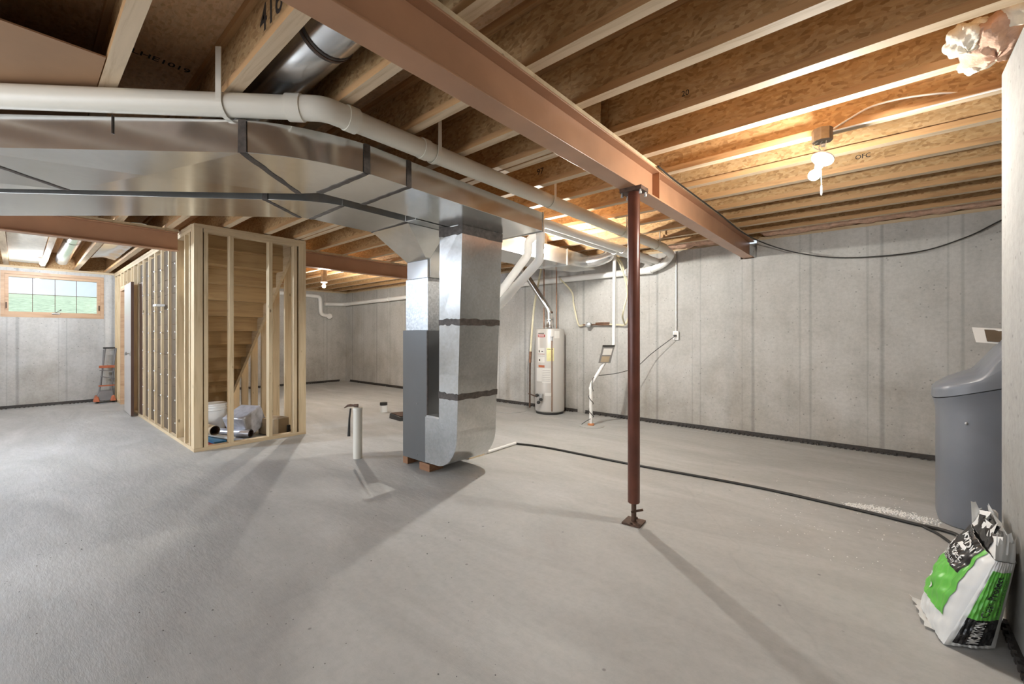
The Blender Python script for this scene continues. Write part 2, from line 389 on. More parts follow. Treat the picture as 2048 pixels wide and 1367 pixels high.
# sill plates and rim boards on top of the walls
struct(MB().box((XL-.2, YF+.03, 2.40), (-1.36, YF+.17, ZJ)).box((-1.15, YF+.03, 2.40), (XS+.2, YF+.17, ZJ)).build('trim_1', 'studx', smooth=False))
struct(MB().box((XL-.17, YB, 2.40), (XL-.03, YF+.03, ZJ)).build('trim_2', 'study', smooth=False))
struct(MB().box((XR+.03, YB, 2.395), (XR+.2, 2.80, ZJ)).build('trim_3', 'study', smooth=False))
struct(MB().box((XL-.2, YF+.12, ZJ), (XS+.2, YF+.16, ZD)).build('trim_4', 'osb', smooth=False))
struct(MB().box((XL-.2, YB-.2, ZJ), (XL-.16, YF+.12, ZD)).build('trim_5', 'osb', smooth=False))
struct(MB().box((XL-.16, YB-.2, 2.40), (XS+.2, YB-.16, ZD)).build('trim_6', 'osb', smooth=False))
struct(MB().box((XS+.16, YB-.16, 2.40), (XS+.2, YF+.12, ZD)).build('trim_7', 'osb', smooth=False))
# black drainage strip along the foot of the walls, its lower edge notched
def strip(p, q, n, name, ext=.012, h=.045):
    p, q = Vector(p), Vector(q); d = (q-p); L = d.length; d.normalize(); n = Vector(n); m = MB()
    m.bar(p+n*ext/2+Vector((0,0,h*.5+.008)), q+n*ext/2+Vector((0,0,h*.5+.008)), ext, h)
    k = int(L/.05)
    for i in range(k):
        if random.random() < .9:
            a = p+d*(L*(i+.2)/k)+n*ext*1.1; m.box((a.x-.011, a.y-.011, .0), (a.x+.011, a.y+.011, .02+random.random()*.012))
    return struct(m.build(name, 'drain', smooth=False))
strip((-10.95, YF, 0), (-3.73, YF, 0), (0,-1,0), 'baseboard_far')
strip((-3.58, YF, 0), (2.9, YF, 0), (0,-1,0), 'baseboard_far')
strip((XL, YB+.1, 0), (XL, 1.12, 0), (1,0,0), 'baseboard_left')
strip((XL, 1.5, 0), (XL, 5.75, 0), (1,0,0), 'baseboard_left')
strip((XR, -2.9, 0), (XR, 2.75, 0), (-1,0,0), 'baseboard_right', .012, .02)

# window in the left wall
wn = struct(thing('window_1', 'x', 'window', (XL, (y0+y1)/2, z0))); del wn['label'], wn['category']
m = MB()   # rough buck
m.box((XL-.2, y0, z0), (XL+.004, y1, z0+.05)).box((XL-.2, y0, z1-.05), (XL+.004, y1, z1)).box((XL-.2, y0, z0+.05), (XL+.004, y0+.045, z1-.05)).box((XL-.2, y1-.045, z0+.05), (XL+.004, y1, z1-.05))
m.build('window_buck', 'frame', wn, smooth=False)
fy0, fy1, fz0, fz1 = y0+.045, y1-.045, z0+.05, z1-.05
m = MB(); f = .045; xa, xb = XL-.13, XL-.03
m.box((xa, fy0, fz0), (xb, fy1, fz0+f)).box((xa, fy0, fz1-f), (xb, fy1, fz1)).box((xa, fy0, fz0+f), (xb, fy0+f, fz1-f)).box((xa, fy1-f, fz0+f), (xb, fy1, fz1-f))
sash = m.build('window_sash', 'frame', wn, smooth=False)
gy0, gy1, gz0, gz1 = fy0+f, fy1-f, fz0+f, fz1-f
MB().box((XL-.085, gy0, gz0), (XL-.08, gy1, gz1)).build('pane', 'glass', sash, smooth=False)
m = MB(); gw = .008
for k in (1, 2, 3): yy = gy0+(gy1-gy0)*k/4; m.box((XL-.079, yy-gw/2, gz0), (XL-.074, yy+gw/2, gz1))
zz = (gz0+gz1)/2+.01; m.box((XL-.079, gy0, zz-gw/2), (XL-.0745, gy1, zz+gw/2))
m.build('window_grille', 'rust', sash, smooth=False)
m = MB(); yc = .45
m.box((XL-.03, yc-.05, fz0+.012), (XL+.0, yc+.05, fz0+.03)); m.tube([(XL-.01, yc-.01, fz0+.03), (XL+.02, yc+.02, fz0+.06), (XL+.02, yc+.055, fz0+.085)], .006, 8); m.tube([(XL+.02, yc+.055, fz0+.08), (XL+.035, yc+.06, fz0+.095)], .009, 8)
m.build('crank_handle', 'steel', wn)
for yy in (fy0+.02, fy1-.02): MB().box((XL-.03, yy-.008, fz0+.1), (XL-.015, yy+.008, fz0+.2)).build('sash_latch', 'rust', wn, smooth=False)
# lawn bank outside the window
tag(MB().grid(lambda u, v: Vector((XL-.25-9*u, -6+12*v, 1.45+.13*9*u + .05*math.sin(9*u+4*v))), 14, 12, flip=True).build('lawn_bank', 'grass'), 'green lawn bank rising outside the small window', 'lawn', kind='stuff')

# ------------------------------------------------------------------ joists
SP = .413; YS = [.287+SP*k for k in range(-1, 14)]   # bay lines, far one beside the far wall
spans = [(XL-.16, -6.1005, 'left of the far steel beam'), (-6.0995, -1.2605, 'between the two steel beams'), (-1.2595, XS+.15, 'right of the near steel beam')]
ORD = ['first', 'second', 'third', 'fourth', 'fifth', 'sixth', 'seventh', 'eighth', 'ninth', 'tenth', 'eleventh', 'twelfth', 'thirteenth', 'fourteenth', 'fifteenth']
def joist(x0, x1, y, label, group):
    t = thing('joist', label, 'joist', ((x0+x1)/2, y, ZJ), group)
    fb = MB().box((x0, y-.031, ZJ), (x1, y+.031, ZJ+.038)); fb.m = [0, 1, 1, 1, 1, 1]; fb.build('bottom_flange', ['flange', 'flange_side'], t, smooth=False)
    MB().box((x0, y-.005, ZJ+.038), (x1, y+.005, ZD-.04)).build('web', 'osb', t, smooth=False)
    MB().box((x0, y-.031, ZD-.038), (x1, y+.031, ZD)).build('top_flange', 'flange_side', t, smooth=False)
    return t
JO = {}
for si, (x0, x1, where) in enumerate(spans):
    base = None; g = 'ceiling joists '+where
    for k, y in enumerate(reversed(YS)):
        if si == 0 and y < -.2: continue
        lab = 'wood I-joist %s, %s counted from the far wall' % (where, ORD[k])
        if base is None: base = joist(x0, x1, y, lab, g); by = y; JO[si, k] = base
        else: JO[si, k] = dup(base, (0, y-by, 0), lab)
joist(-6.09, -1.27, 2.274, 'extra wood I-joist doubled close beside another, left of the near steel beam', 'ceiling joists between the two steel beams')
for y in (-.55, -.96, -1.38, -1.79, -2.2, -2.6):     # behind the camera they only close the ceiling
    joist(-6.09, XS+.15, y, 'wood I-joist over the near end of the basement', 'ceiling joists over the near end')
def jy(k): return YS[len(YS)-1-k]
# stamped lettering on the joist webs facing the camera
def stamp(si, k, txt, x, z, h, vert=False, back=.0052):
    y = jy(k)
    web = [c for c in JO[si, k].children if c.name.startswith('web')][0]
    if vert: letter('stamp', txt, (x, y-back-.0008, z), (0, 0, 1), (-1, 0, 0), h, 'ink', web, .01)
    else: letter('stamp', txt, (x, y-back-.0008, z), (1, 0, 0), (0, 0, 1), h, 'ink', web, .01)
stamp(1, 12, '416', -2.06, 2.54, .12)
stamp(2, 4, 'OFC', -.15, 2.515, .032)
stamp(2, 10, '30 20', -.58, 2.446, .022, back=.0312)
stamp(1, 7, '97', -2.12, 2.535, .05)
stamp(2, 8, '20', -.82, 2.52, .03)
# timber battens laid flat under the deck: printing on the deck itself
o = letter('deck_stamp', 'PLHE1019', (-3.02, .36, ZD-.0015), (0, 1, 0), (1, 0, 0), .05, 'ink', None, .01); tag(o, 'row of black printed letters on the deck panel above the white pipe', 'printing')

# brown panels closing the joist bays at the upper left
tag(MB().box((-6.0, -.09, ZJ+.003), (-2.56, .252, ZJ+.010)).build('bay_panel', 'brown', smooth=False), 'flat brown fibre panel closing the joist bay at the upper left', 'panel')

# pink insulation in the last bay and at the stub wall
def wool(name, fn, nu, nv, mat, label, cat, group=None, parent=None, flip=False):
    o = MB().grid(fn, nu, nv, flip=flip).build(name, mat, parent)
    if parent is None: tag(o, label, cat, group)
    return o
def roll(x0, x1, yc, zc, ry, rz, seed, name, label):
    rnd = random.Random(seed); n = int((x1-x0)/.07)+2; m = MB(); vs = []; S = 12
    for i in range(n+1):
        x = x0+(x1-x0)*i/n; e = 0.25 if i in (0, n) else 1
        for k in range(S):
            a = 2*math.pi*k/S; q = e*(1+rnd.uniform(-.16, .16))
            vs.append(Vector((x, yc+ry*q*math.cos(a), zc+rz*q*math.sin(a))))
    fs = [(i*S+k, i*S+(k+1) % S, (i+1)*S+(k+1) % S, (i+1)*S+k) for i in range(n) for k in range(S)]
    fs += [tuple(range(S-1, -1, -1)), tuple(n*S+k for k in range(S))]
    return tag(m.add(vs, fs).build(name, 'pink'), label, 'insulation')
roll(-1.15, 2.9, 5.91, 2.53, .13, .095, 3, 'insulation_batt', 'pink fibreglass batt along the far wall top, right of the near steel beam')
roll(-2.4, -1.4, 5.91, 2.53, .13, .11, 4, 'insulation_batt', 'pink fibreglass batt on the far wall top where the steel beam ends, left side')
roll(-11.0, -6.3, 5.93, 2.56, .12, .08, 5, 'insulation_batt', 'fibreglass batt on the far wall top in the back left corner')

# ------------------------------------------------------------------ steel beams and post
def ibeam(x, ya, yb, label, z0=2.2, h=.21, nail=True):
    t = thing('steel_beam', label, 'beam', (x, ya, z0)); hw = .057
    m = MB().box((x-hw, ya, z0), (x+hw, yb, z0+.010)).box((x-hw, ya, z0+h-.010), (x+hw, yb, z0+h)).box((x-.004, ya, z0+.010), (x+.004, yb, z0+h-.010))
    m.build('i_section', 'primer', t, bevel=.002, smooth=False)
    MB().box((x-.048, ya, z0+h), (x+.048, yb, ZJ)).build('nailer', 'studx', t, smooth=False)
    return t
nb = ibeam(-1.26, YB+.02, 5.99, 'long rust red steel beam resting on the slim round post')
ibeam(-6.1, YB+.02, 1.2, 'dark red steel beam at the left, ending at the stair framing')
ibeam(-6.1, 2.44, 5.9, 'rust red steel beam behind the stair framing, in front of the far bulb')
MB().box((-1.262, 3.0, 2.21), (-1.205, 3.006, 2.40)).build('web_stiffener', 'primer', nb, smooth=False)
for a, b_ in ((-1.345, -1.335), (-1.18, -1.165)): pass
pz = thing('support_post', 'slim dark red round steel post under the near beam', 'post', (-1.24, 2.66, 0)); px, py = -1.24, 2.66
MB().lathe([(.036, .135), (.039, .14), (.039, 2.17), (.037, 2.175)], (px, py, 0), 32).build('tube', 'rustpost', pz)
m = MB().box((px-.075, py-.055, 2.175), (px+.075, py+.055, 2.186)); m.box((px-.075, py-.055, 2.186), (px+.075, py+.055, 2.2))
m.build('cap_plate', 'rust', pz, smooth=False)
for sx in (-1, 1):
    for sy in (-1, 1): MB().lathe([(.010, 0), (.010, .014), (.006, .016), (.006, .03)], (px+sx*.063, py+sy*.04, 2.147), 6).build('bolt', 'steel', pz)
MB().lathe([(.016, .012), (.016, .136)], (px, py, 0), 18).build('screw_jack', 'rust', pz)
MB().bar((px-.01, py-.02, .075), (px+.055, py+.02, .095), .012, .012).build('jack_handle', 'rust', pz)
m = MB().hexa([(px+.085*math.cos(R(a)), py+.085*math.sin(R(a)), 0) for a in (50, 140, 230, 320)], [(px+.085*math.cos(R(a)), py+.085*math.sin(R(a)), .012) for a in (50, 140, 230, 320)])
bp = m.build('base_plate', 'rust', pz, smooth=False)
for a in (95, 275): MB().lathe([(.009, .012), (.009, .022)], (px+.05*math.cos(R(a)), py+.05*math.sin(R(a)), 0), 6).build('anchor', 'rust', bp)

# ------------------------------------------------------------------ ductwork
ZB, ZT = 2.147, 2.31
def arc(p0, c, p1, n=8): return [tuple(Vector(p0)*(1-t)**2+Vector(c)*2*t*(1-t)+Vector(p1)*t*t) for t in [k/n for k in range(n+1)]]
ret = thing('return_duct', 'wide galvanised return duct bending along the ceiling and dropping to the furnace', 'duct', (-2.7, 2.66, 0))
near = [(-4.52, -1.275), (-2.418, .736)]; far = [(-4.93, -.84), (-2.84, 1.186)]
def duct(poly, name, parent, mat='galv', z0=ZB, z1=ZT): return MB().prism(poly, z0, z1).build(name, mat, parent, bevel=.002)
# angled run, with its cross-broken underside
P = [near[0], near[1], far[1], far[0]]
m = MB(); lo = [(x, y, ZB) for x, y in P]; hi = [(x, y, ZT) for x, y in P]
m.add(lo+hi, [(4, 5, 6, 7), (0, 1, 5, 4), (1, 2, 6, 5), (2, 3, 7, 6), (3, 0, 4, 7)])
sa = (Vector((*near[1], 0))-Vector((*near[0], 0))).normalized()
def along(p, d): return Vector((p[0], p[1], ZB))+sa*d
q0 = along(near[1], -1.42); q1 = along(far[1], -1.42)
n1, f1, n0, f0 = Vector(lo[1]), Vector(lo[2]), Vector(lo[0]), Vector(lo[3])
ctr = (q0+q1+n1+f1)/4+Vector((0, 0, -.012)); ctr2 = (q0+q1+n0+f0)/4+Vector((0, 0, -.012))
m.add([q0, n1, f1, q1, ctr], [(1, 0, 4), (2, 1, 4), (3, 2, 4), (0, 3, 4)]); m.add([n0, q0, q1, f0, ctr2], [(1, 0, 4), (2, 1, 4), (3, 2, 4), (0, 3, 4)])
m.build('angled_run', 'galv', ret, smooth=False)
outer = arc(near[1], (-2.235, .93), (-2.195, 1.287), 10); inner = arc((-2.725, 1.265), (-2.79, 1.22), far[1], 4)
duct(outer+inner, 'elbow', ret)
duct([(-2.195, 1.287), (-2.245, 3.0), (-2.76, 3.0), (-2.725, 1.265)], 'straight_run', ret)
MB().box((-2.775, 3.0, ZB-.006), (-2.24, 3.012, ZT+.006)).build('end_cap', 'galv', ret, smooth=False)
def seam(p, q, parent, wdt=.03, z=ZB, side=None):
    p, q = Vector((*p, z-.003)), Vector((*q, z-.003)); m = MB(); n = 14; d = (q-p); r = d.cross(Vector((0, 0, 1))).normalized(); vs = []
    for i in range(n+1):
        for s_ in (-1, 1): vs.append(p+d*(i/n)+r*s_*(wdt/2)*random.uniform(.75, 1.2))
    k = len(vs); vs += [v+Vector((0, 0, .003)) for v in vs]
    for i in range(n): a = 2*i; m.f += []
    fs = [(2*i, 2*i+2, 2*i+3, 2*i+1) for i in range(n)]+[(2*i, k+2*i, k+2*i+2, 2*i+2) for i in range(n)]+[(2*i+1, 2*i+3, k+2*i+3, k+2*i+1) for i in range(n)]
    m.add(vs, fs)
    if side is not None: # runs up the near side face as well
        a = Vector((*side, 0)); t_ = r
        m.add([a-t_*wdt*.6+Vector((0,0,z-.003)), a+t_*wdt*.6+Vector((0,0,z-.003)), a+t_*wdt*.55+Vector((0,0,ZT)), a-t_*wdt*.55+Vector((0,0,ZT))], [(0, 1, 2, 3)])
    return m.build('joint_seal', 'mastic', parent, smooth=False)
seam(near[1], far[1], ret, .035, side=(near[1][0]+.004, near[1][1]-.004))
seam((-2.195, 1.287), (-2.725, 1.265), ret, .035, side=(-2.191, 1.287))
seam((-2.202, 1.575), (-2.735, 1.575), ret, .03, side=(-2.199, 1.575))
seam(tuple(along(near[1], -1.42))[:2], tuple(along(far[1], -1.42))[:2], ret, .03)
for d in (-.62, -1.9): a = along(near[1], d)+Vector((.003, -.003, .1)); MB().bar(a+Vector((0,0,-.02)), a+Vector((0,0,.07)), .006, .006, up=(1,0,0)).build('drive_cleat', 'mastic', ret)
# drop
DT = [(-2.60, 2.384), (-2.575, 2.84), (-2.86, 2.84), (-2.86, 2.36)]      # top corners: front right, back right, back left, front left
DB = [(-2.72, 2.43), (-2.72, 2.91), (-2.955, 2.91), (-2.955, 2.43)]
def dcor(z, off=0):
    t = (ZB-z)/(ZB-.42); C = [Vector(a).lerp(Vector(b_), t) for a, b_ in zip(DT, DB)]
    o = [Vector((1, -1)), Vector((1, 1)), Vector((-1, 1)), Vector((-1, -1))]
    return [c+q*off for c, q in zip(C, o)]
m = MB(); zs = [.42, .9, 1.35, 1.8, ZB]
for a, b_ in zip(zs[:-1], zs[1:]):
    A, B = dcor(a), dcor(b_); k = [(v.x, v.y, a) for v in A]+[(v.x, v.y, b_) for v in B]
    m.add(k, [(0, 1, 5, 4), (1, 2, 6, 5), (2, 3, 7, 6), (3, 0, 4, 7)])
drop = m.build('drop', 'galvd', ret, smooth=False)
# rounded boot at the foot, entering the furnace side
prof = [(-3.15, .085)]
cx, cz, rr = -2.72-.26, .085+.30, 1
prof += [(-2.98+.26*math.sin(R(a)), .385-.30*math.cos(R(a))) for a in range(0, 91, 9)]
prof += [(-2.72, .50), (-2.945, .50), (-3.15, .50)]
m = MB(); k = len(prof); vs = [Vector((x, 2.43, z)) for x, z in prof]+[Vector((x, 2.91, z)) for x, z in prof]
m.add(vs, [tuple(range(k)), tuple(range(2*k-1, k-1, -1))]+[(i, k+i, k+(i+1) % k, (i+1) % k) for i in range(k)])
m.build('boot', 'galvd', ret)
def ring(z0, z1, parent, mat='mastic', off=.004, n=10, jit=.008):
    m = MB(); A0, B0 = dcor(z0, off), dcor(z1, off); vs = []
    pts = []
    for c in range(4):
        a, b_ = A0[c], A0[(c+1) % 4]; a2, b2 = B0[c], B0[(c+1) % 4]
        for i in range(n):
            t = i/n; p = a.lerp(b_, t); q = a2.lerp(b2, t)
            pts.append((Vector((p.x, p.y, z0+random.uniform(-jit, jit))), Vector((q.x, q.y, z1+random.uniform(-jit, jit)))))
    L = len(pts)
    for p, q in pts: vs += [p, q]
    m.add(vs, [(2*i, 2*((i+1) % L), 2*((i+1) % L)+1, 2*i+1) for i in range(L)])
    return m.build('joint_seal', mat, parent, smooth=False)
ring(ZB-.075, ZB-.001, ret, jit=.006); ring(1.325, 1.375, ret); ring(.69, .74, ret)
MB().box((-3.1495, 2.445, .50), (-2.96, 2.90, .512)).build('boot_flange', 'galv', ret, smooth=False)
# supply side
sup = thing('supply_duct', 'galvanised supply duct running beside the return duct and feeding down into the furnace', 'duct', (-3.3, 2.8, 1.75))
sn = [(-5.15, -.98), (-3.136, 1.088)]; sf = [(-5.52, -.46), (-3.97, .874), (-3.405, 1.43)]
duct([sn[0], sn[1], sf[2], sf[1], sf[0]], 'angled_run', sup)
duct(arc(sn[1], (-2.90, 1.30), (-2.875, 1.495), 8)+[(-3.385, 1.505), sf[2]], 'elbow', sup)
duct([(-2.875, 1.495), (-2.885, 2.03), (-2.775, 2.05), (-2.79, 3.0), (-3.45, 3.0), (-3.385, 1.505)], 'straight_run', sup)
seam(sn[1], sf[2], sup, .03, side=(sn[1][0]+.003, sn[1][1]-.003)); seam((-2.875, 1.495), (-3.385, 1.505), sup, .03)
seam((-3.42, 2.06), (-2.90, 2.05), sup, .03)
m = MB()   # sloping boot in front of the riser
T_ = [(-3.40, 2.05), (-2.90, 2.07), (-2.90, 2.47), (-3.40, 2.47)]; B_ = [(-3.45, 2.445), (-3.15, 2.445), (-3.15, 2.475), (-3.45, 2.475)]
m.hexa([(x, y, 1.935) for x, y in B_], [(x, y, ZB-.003) for x, y in T_]); m.build('sloping_boot', 'galv', sup, smooth=False)
MB().box((-3.46, 2.475, 1.77), (-3.135, 3.12, ZB-.002)).box((-3.46, 2.455, 1.77), (-3.15, 2.475, 1.935)).build('riser', 'galv', sup, smooth=False, bevel=.002)
# bright run going on to the far wall from the end of the trunk, with its round take-off
m = MB(); bx0, bx1, bz0, bz1 = -3.56, -3.06, 2.15, 2.345
m.box((bx0, 3.0, bz0), (bx1, 4.62, bz1))
m.hexa([(bx0, 4.62, bz0), (bx1, 4.62, bz0), (bx1-.03, 5.4, bz0+.03), (bx0+.10, 5.4, bz0+.03)], [(bx0, 4.62, bz1), (bx1, 4.62, bz1), (bx1-.03, 5.4, bz1), (bx0+.10, 5.4, bz1)])
m.build('far_run', 'galv', sup, smooth=False)
MB().box((bx0-.01, 4.61, bz0-.01), (bx1+.01, 4.635, bz1+.01)).build('drive_cleat', 'galv', sup, smooth=False)
MB().tube(fillet([(-3.10, 5.2, 2.26), (-2.97, 5.24, 2.27), (-2.84, 5.32, 2.33), (-2.84, 5.34, 2.42)], .12), .075, 20).build('round_takeoff', 'foil', sup)
# furnace
fu = thing('furnace', 'narrow grey upflow furnace standing on wood blocks beside the return drop', 'furnace', (-3.34, 2.81, .065))
MB().box((-3.53, 2.455, .068), (-3.152, 3.17, 1.285)).build('cabinet', 'cabinet', fu, smooth=False, bevel=.003)
MB().box((-3.49, 2.462, 1.285), (-3.152, 3.16, 1.77)).build('coil_box', 'galv_sp', fu, smooth=False, bevel=.002)
MB().box((-3.16, 2.452, .07), (-3.147, 2.462, 1.28)).build('corner_seam', 'mastic', fu, smooth=False)
for zz in (.12, .6): MB().lathe([(.006, 0), (.006, .004)], (-3.3, 2.455, zz), 8, ax=(0, -1, 0)).build('screw', 'steel', fu)
for i, (xa, ya, l, lab) in enumerate([((-3.25, -3.1), (2.44, 2.60), 0, 'brown wood block under the front right corner of the furnace'), ((-3.535, -3.46), (2.46, 2.62), 0, 'brown wood block under the front left corner of the furnace'), ((-3.25, -3.12), (2.95, 3.17), 0, 'pale wood block under the rear right corner of the furnace')]):
    tag(MB().box((xa[0], ya[0], 0), (xa[1], ya[1], .067)).build('wood_block', 'block' if i < 2 else 'studx', smooth=False, bevel=.002), lab, 'block')
# round supply duct between two joists, and foil-covered joist bays
rd = thing('round_duct', 'shiny round duct running up between joists beside the near beam', 'duct', (-3, .907, 2.5))
MB().tube([(-1.10, .907, 2.60), (-4.1, .907, 2.60), (-4.3, .907, 2.60)], .125, 32).build('pipe_section', 'foil', rd)
MB().tube([(-1.86, .907, 2.60), (-1.90, .907, 2.60)], .129, 32).build('joint_band', 'mastic', rd)
MB().tube([(-1.875, .907, 2.60), (-1.885, .907, 2.60)], .132, 32).build('joint_band', 'rust', rd)
rd2 = thing('round_duct', 'bright white lit round duct under the ceiling by the small window', 'duct', (-8, .907, 2.5))
MB().tube([(-6.4, .5, 2.58), (-9.6, .5, 2.56), (-10.6, .5, 2.53)], .085, 24).build('pipe_section', 'foil', rd2)
MB().tube([(-8.4, .5, 2.568), (-8.43, .5, 2.568)], .09, 24).build('joint_band', 'galv', rd2)
tag(MB().grid(lambda u, v: Vector((-6.3-3.2*u, .76+.28*v, 2.47+.03*math.sin(v*math.pi)+random.uniform(-.004, .004))), 40, 6).grid(lambda u, v: Vector((-6.3-3.2*u, .76+.28*v, 2.475+.03*math.sin(v*math.pi))), 4, 4, flip=True).build('foil_panning', 'galv'), 'crinkled foil sheet closing a joist bay left of the stair framing', 'duct')
tag(MB().box((-10.9, -.09, 2.47), (-7.1, .25, 2.476)).build('bay_panel', 'pinkw', smooth=False), 'pale panel closing the joist bay above the window bulb', 'panel')

# ------------------------------------------------------------------ pipes
def pipe(name, pts, r, mat, label=None, cat='pipe', parent=None, fil=.06, seg=18, group=None):
    o = MB().tube(fillet(pts, fil) if fil else pts, r, seg).build(name, mat, parent)
    if parent is None: tag(o, label, cat, group)
    return o
dw = thing('drain_pipe', 'large white drain pipe hung under the joists beside the ductwork', 'pipe', (-2.12, 2, 2.32)); zp = 2.372
pipe('pipe_run', [(-4.6, -1.49, zp+.0), (-2.15, .98, zp), (-2.12, 1.02, zp), (-2.12, 1.1, zp), (-2.13, 5.45, 2.366)], .056, 'pvc', parent=dw, fil=.1, seg=24)
for a, b_ in (((-2.195, .935), (-2.245, .885)), ):
    MB().tube([(a[0], a[1], zp), (b_[0], b_[1], zp)], .0655, 24).build('coupling', 'pvc', dw)
MB().tube([(-2.12, 1.12, zp), (-2.12, 1.18, zp)], .0655, 24).build('coupling', 'pvc', dw)
MB().tube(fillet([(-2.195, .935, zp), (-2.12, 1.01, zp), (-2.12, 1.12, zp)], .06), .060, 24).build('elbow', 'pvc', dw)
MB().tube([(-2.12, 1.60, zp), (-2.12, 1.65, zp)], .062, 24).build('coupling', 'pvc', dw)
pipe('pipe_run', [(-2.13, 5.40, 2.366), (-2.14, 5.76, 2.33), (-2.26, 5.80, 2.22), (-2.46, 5.81, 2.155), (-5, 5.81, 2.15), (-11.02, 5.81, 2.095), (-11.12, 5.70, 2.09), (-11.12, 5.30, 2.08)], .048, 'pvc2', parent=dw, fil=.09, seg=20)
MB().tube([(-2.44, 5.81, 2.157), (-2.52, 5.81, 2.156)], .055, 20).build('coupling', 'pvc2', dw)
MB().tube([(-3.98, 5.81, 2.152), (-4.04, 5.81, 2.152)], .055, 20).build('coupling', 'pvc2', dw)
MB().tube([(-8.9, 5.81, 2.115), (-8.95, 5.81, 2.115)], .055, 20).build('coupling', 'pvc2', dw)
pipe('branch', [(-2.82, 5.81, 2.16), (-2.66, 5.81, 2.27), (-2.60, 5.81, 2.40)], .045, 'pvc2', parent=dw, fil=.05)
# hangers
def hanger(p, axis, ztop, label, r=.058):
    p = Vector(p); s = Vector((axis[1], -axis[0], 0)).normalized(); m = MB(); W_ = Vector(axis).normalized()*.013
    pts = [p+s*r*1.04+Vector((0, 0, ztop-p.z))]
    pts += [p+(s*math.cos(R(a))-Vector((0, 0, 1))*math.sin(R(a)))*(r+.003) for a in range(0, 181, 15)]
    vs = []
    for q in pts:
        d = (q-p); d.z = d.z if q is not pts[0] else 0; d = d.normalized()*.004
        vs += [q-W_, q+W_, q+W_+d, q-W_+d]
    fs = []
    for i in range(len(pts)-1):
        a = 4*i
        for k in range(4): fs.append((a+k, a+(k+1) % 4, a+4+(k+1) % 4, a+4+k))
    fs += [(0, 1, 2, 3), tuple(4*len(pts)-4+k for k in (3, 2, 1, 0))]
    return tag(m.add(vs, fs).build('pipe_hanger', 'pvc', smooth=False), label, 'hanger', 'pipe hangers')
hanger((-2.455, .675, zp), (.707, .707, 0), 2.62, 'white J hook around the bent white pipe, leftmost')
hanger((-2.12, 1.70, zp), (0, 1, 0), 2.56, 'white J hook beside the collar on the white pipe')
hanger((-2.12, 2.93, zp), (0, 1, 0), 2.62, 'tall white J hook above the end of the return duct')
hanger((-2.125, 4.25, zp-.005), (0, 1, 0), 2.60, 'white J hook on the white pipe just left of the post')
hanger((-2.13, 5.165, zp-.008), (0, 1, 0), 2.55, 'white J hook on the white pipe right of the post near the far wall')
# twin furnace vents
def P2(x0, r, y, ztop, lab, xd, zd, xk, zk):
    t = thing('vent_pipe', lab, 'pipe', (x0, y, 2.2))
    pipe('pipe_run', [(x0, 5.95, 2.262), (x0, y+.11, 2.272), (x0-.02, y+.02, 2.27), (xk, y, zk+.12), (xk, y, zk), (xd, y+.02, zd)], r, 'pvc2', parent=t, fil=[0, .03, .03, .03, .07, 0], seg=18)
    MB().tube([(x0, 4.72, 2.266), (x0, 4.77, 2.266)], r+.006, 18).build('coupling', 'pvc2', t)
    return t
P2(-2.355, .041, 3.13, 2.2, 'white vent pipe, right one of the pair, dropping close past the duct end', -3.12, 1.37, -2.37, 1.93)
P2(-2.455, .041, 3.27, 2.2, 'white vent pipe, left one of the pair slanting down to the furnace', -3.12, 1.585, -2.62, 2.03)
# vertical stack at the back left corner
st = thing('waste_stack', 'white waste pipe stepping down the left wall in the back corner', 'pipe', (-11.1, 5.1, 1.7))
pipe('pipe_run', [(-11.12, 4.0, 2.30), (-11.12, 5.18, 2.27), (-11.12, 5.2, 1.80), (-11.11, 5.45, 1.76)], .05, 'pvc2', parent=st, fil=.09)
MB().lathe([(.07, 0), (.07, .05), (.05, .06)], (-11.12, 5.42, 1.76), 20, ax=(1, -.3, 0)).build('cleanout_cap', 'pvc2', st)
# condensate pipe on the floor and the black hose
cp = pipe('condensate_pipe', [(-3.13, 3.20, .10), (-3.13, 3.22, .018), (-3.15, 3.70, .017)], .0155, 'pvc2', 'short white plastic pipe on the floor at the furnace foot', fil=.03)
pipe('garden_hose', spline([(-3.15, 3.71, .012), (-2.75, 3.80, .011), (-1.82, 3.83, .011), (-.82, 3.91, .011), (-.175, 3.87, .011), (.15, 3.82, .011), (.30, 3.80, .013), (.36, 3.72, .013), (.375, 3.4, .013), (.375, 3.0, .013)]), .0105, 'black', 'thin black hose lying across the floor to the grey tank', 'hose', fil=0, seg=10)
pipe('garden_hose', spline([(.20, 3.80, .010), (.27, 3.70, .010), (.33, 3.50, .010), (.35, 3.2, .010), (.352, 3.0, .010)]), .008, 'black', 'second short black hose curving behind the salt bag', 'hose', fil=0, seg=10)

# ------------------------------------------------------------------ water heater
wh = thing('water_heater', 'tall beige gas water heater against the far wall', 'water heater', (-4.06, 5.60, 0)); hx, hy = -4.06, 5.62
rh = .235; hh = 1.345
MB().lathe([(rh-.02, .03), (rh, .05), (rh, hh-.02), (rh-.01, hh), (rh-.04, hh+.006)], (hx, hy, 0), 48).build('tank', 'heater', wh)
MB().lathe([(rh-.015, 0), (rh-.015, .03)], (hx, hy, 0), 36).build('base_ring', 'black', wh)
def onTank(a0, a1, z0, z1, mat, nm, off=.0015):   # curved label on the tank; angle 0 faces the camera
    th0 = math.atan2(-hy, -hx)
    fn = lambda u, v: Vector((hx+(rh+off)*math.cos(th0+R(a0+(a1-a0)*u)), hy+(rh+off)*math.sin(th0+R(a0+(a1-a0)*u)), z0+(z1-z0)*v))
    return MB().grid(fn, 8, 1).build(nm, mat, wh)
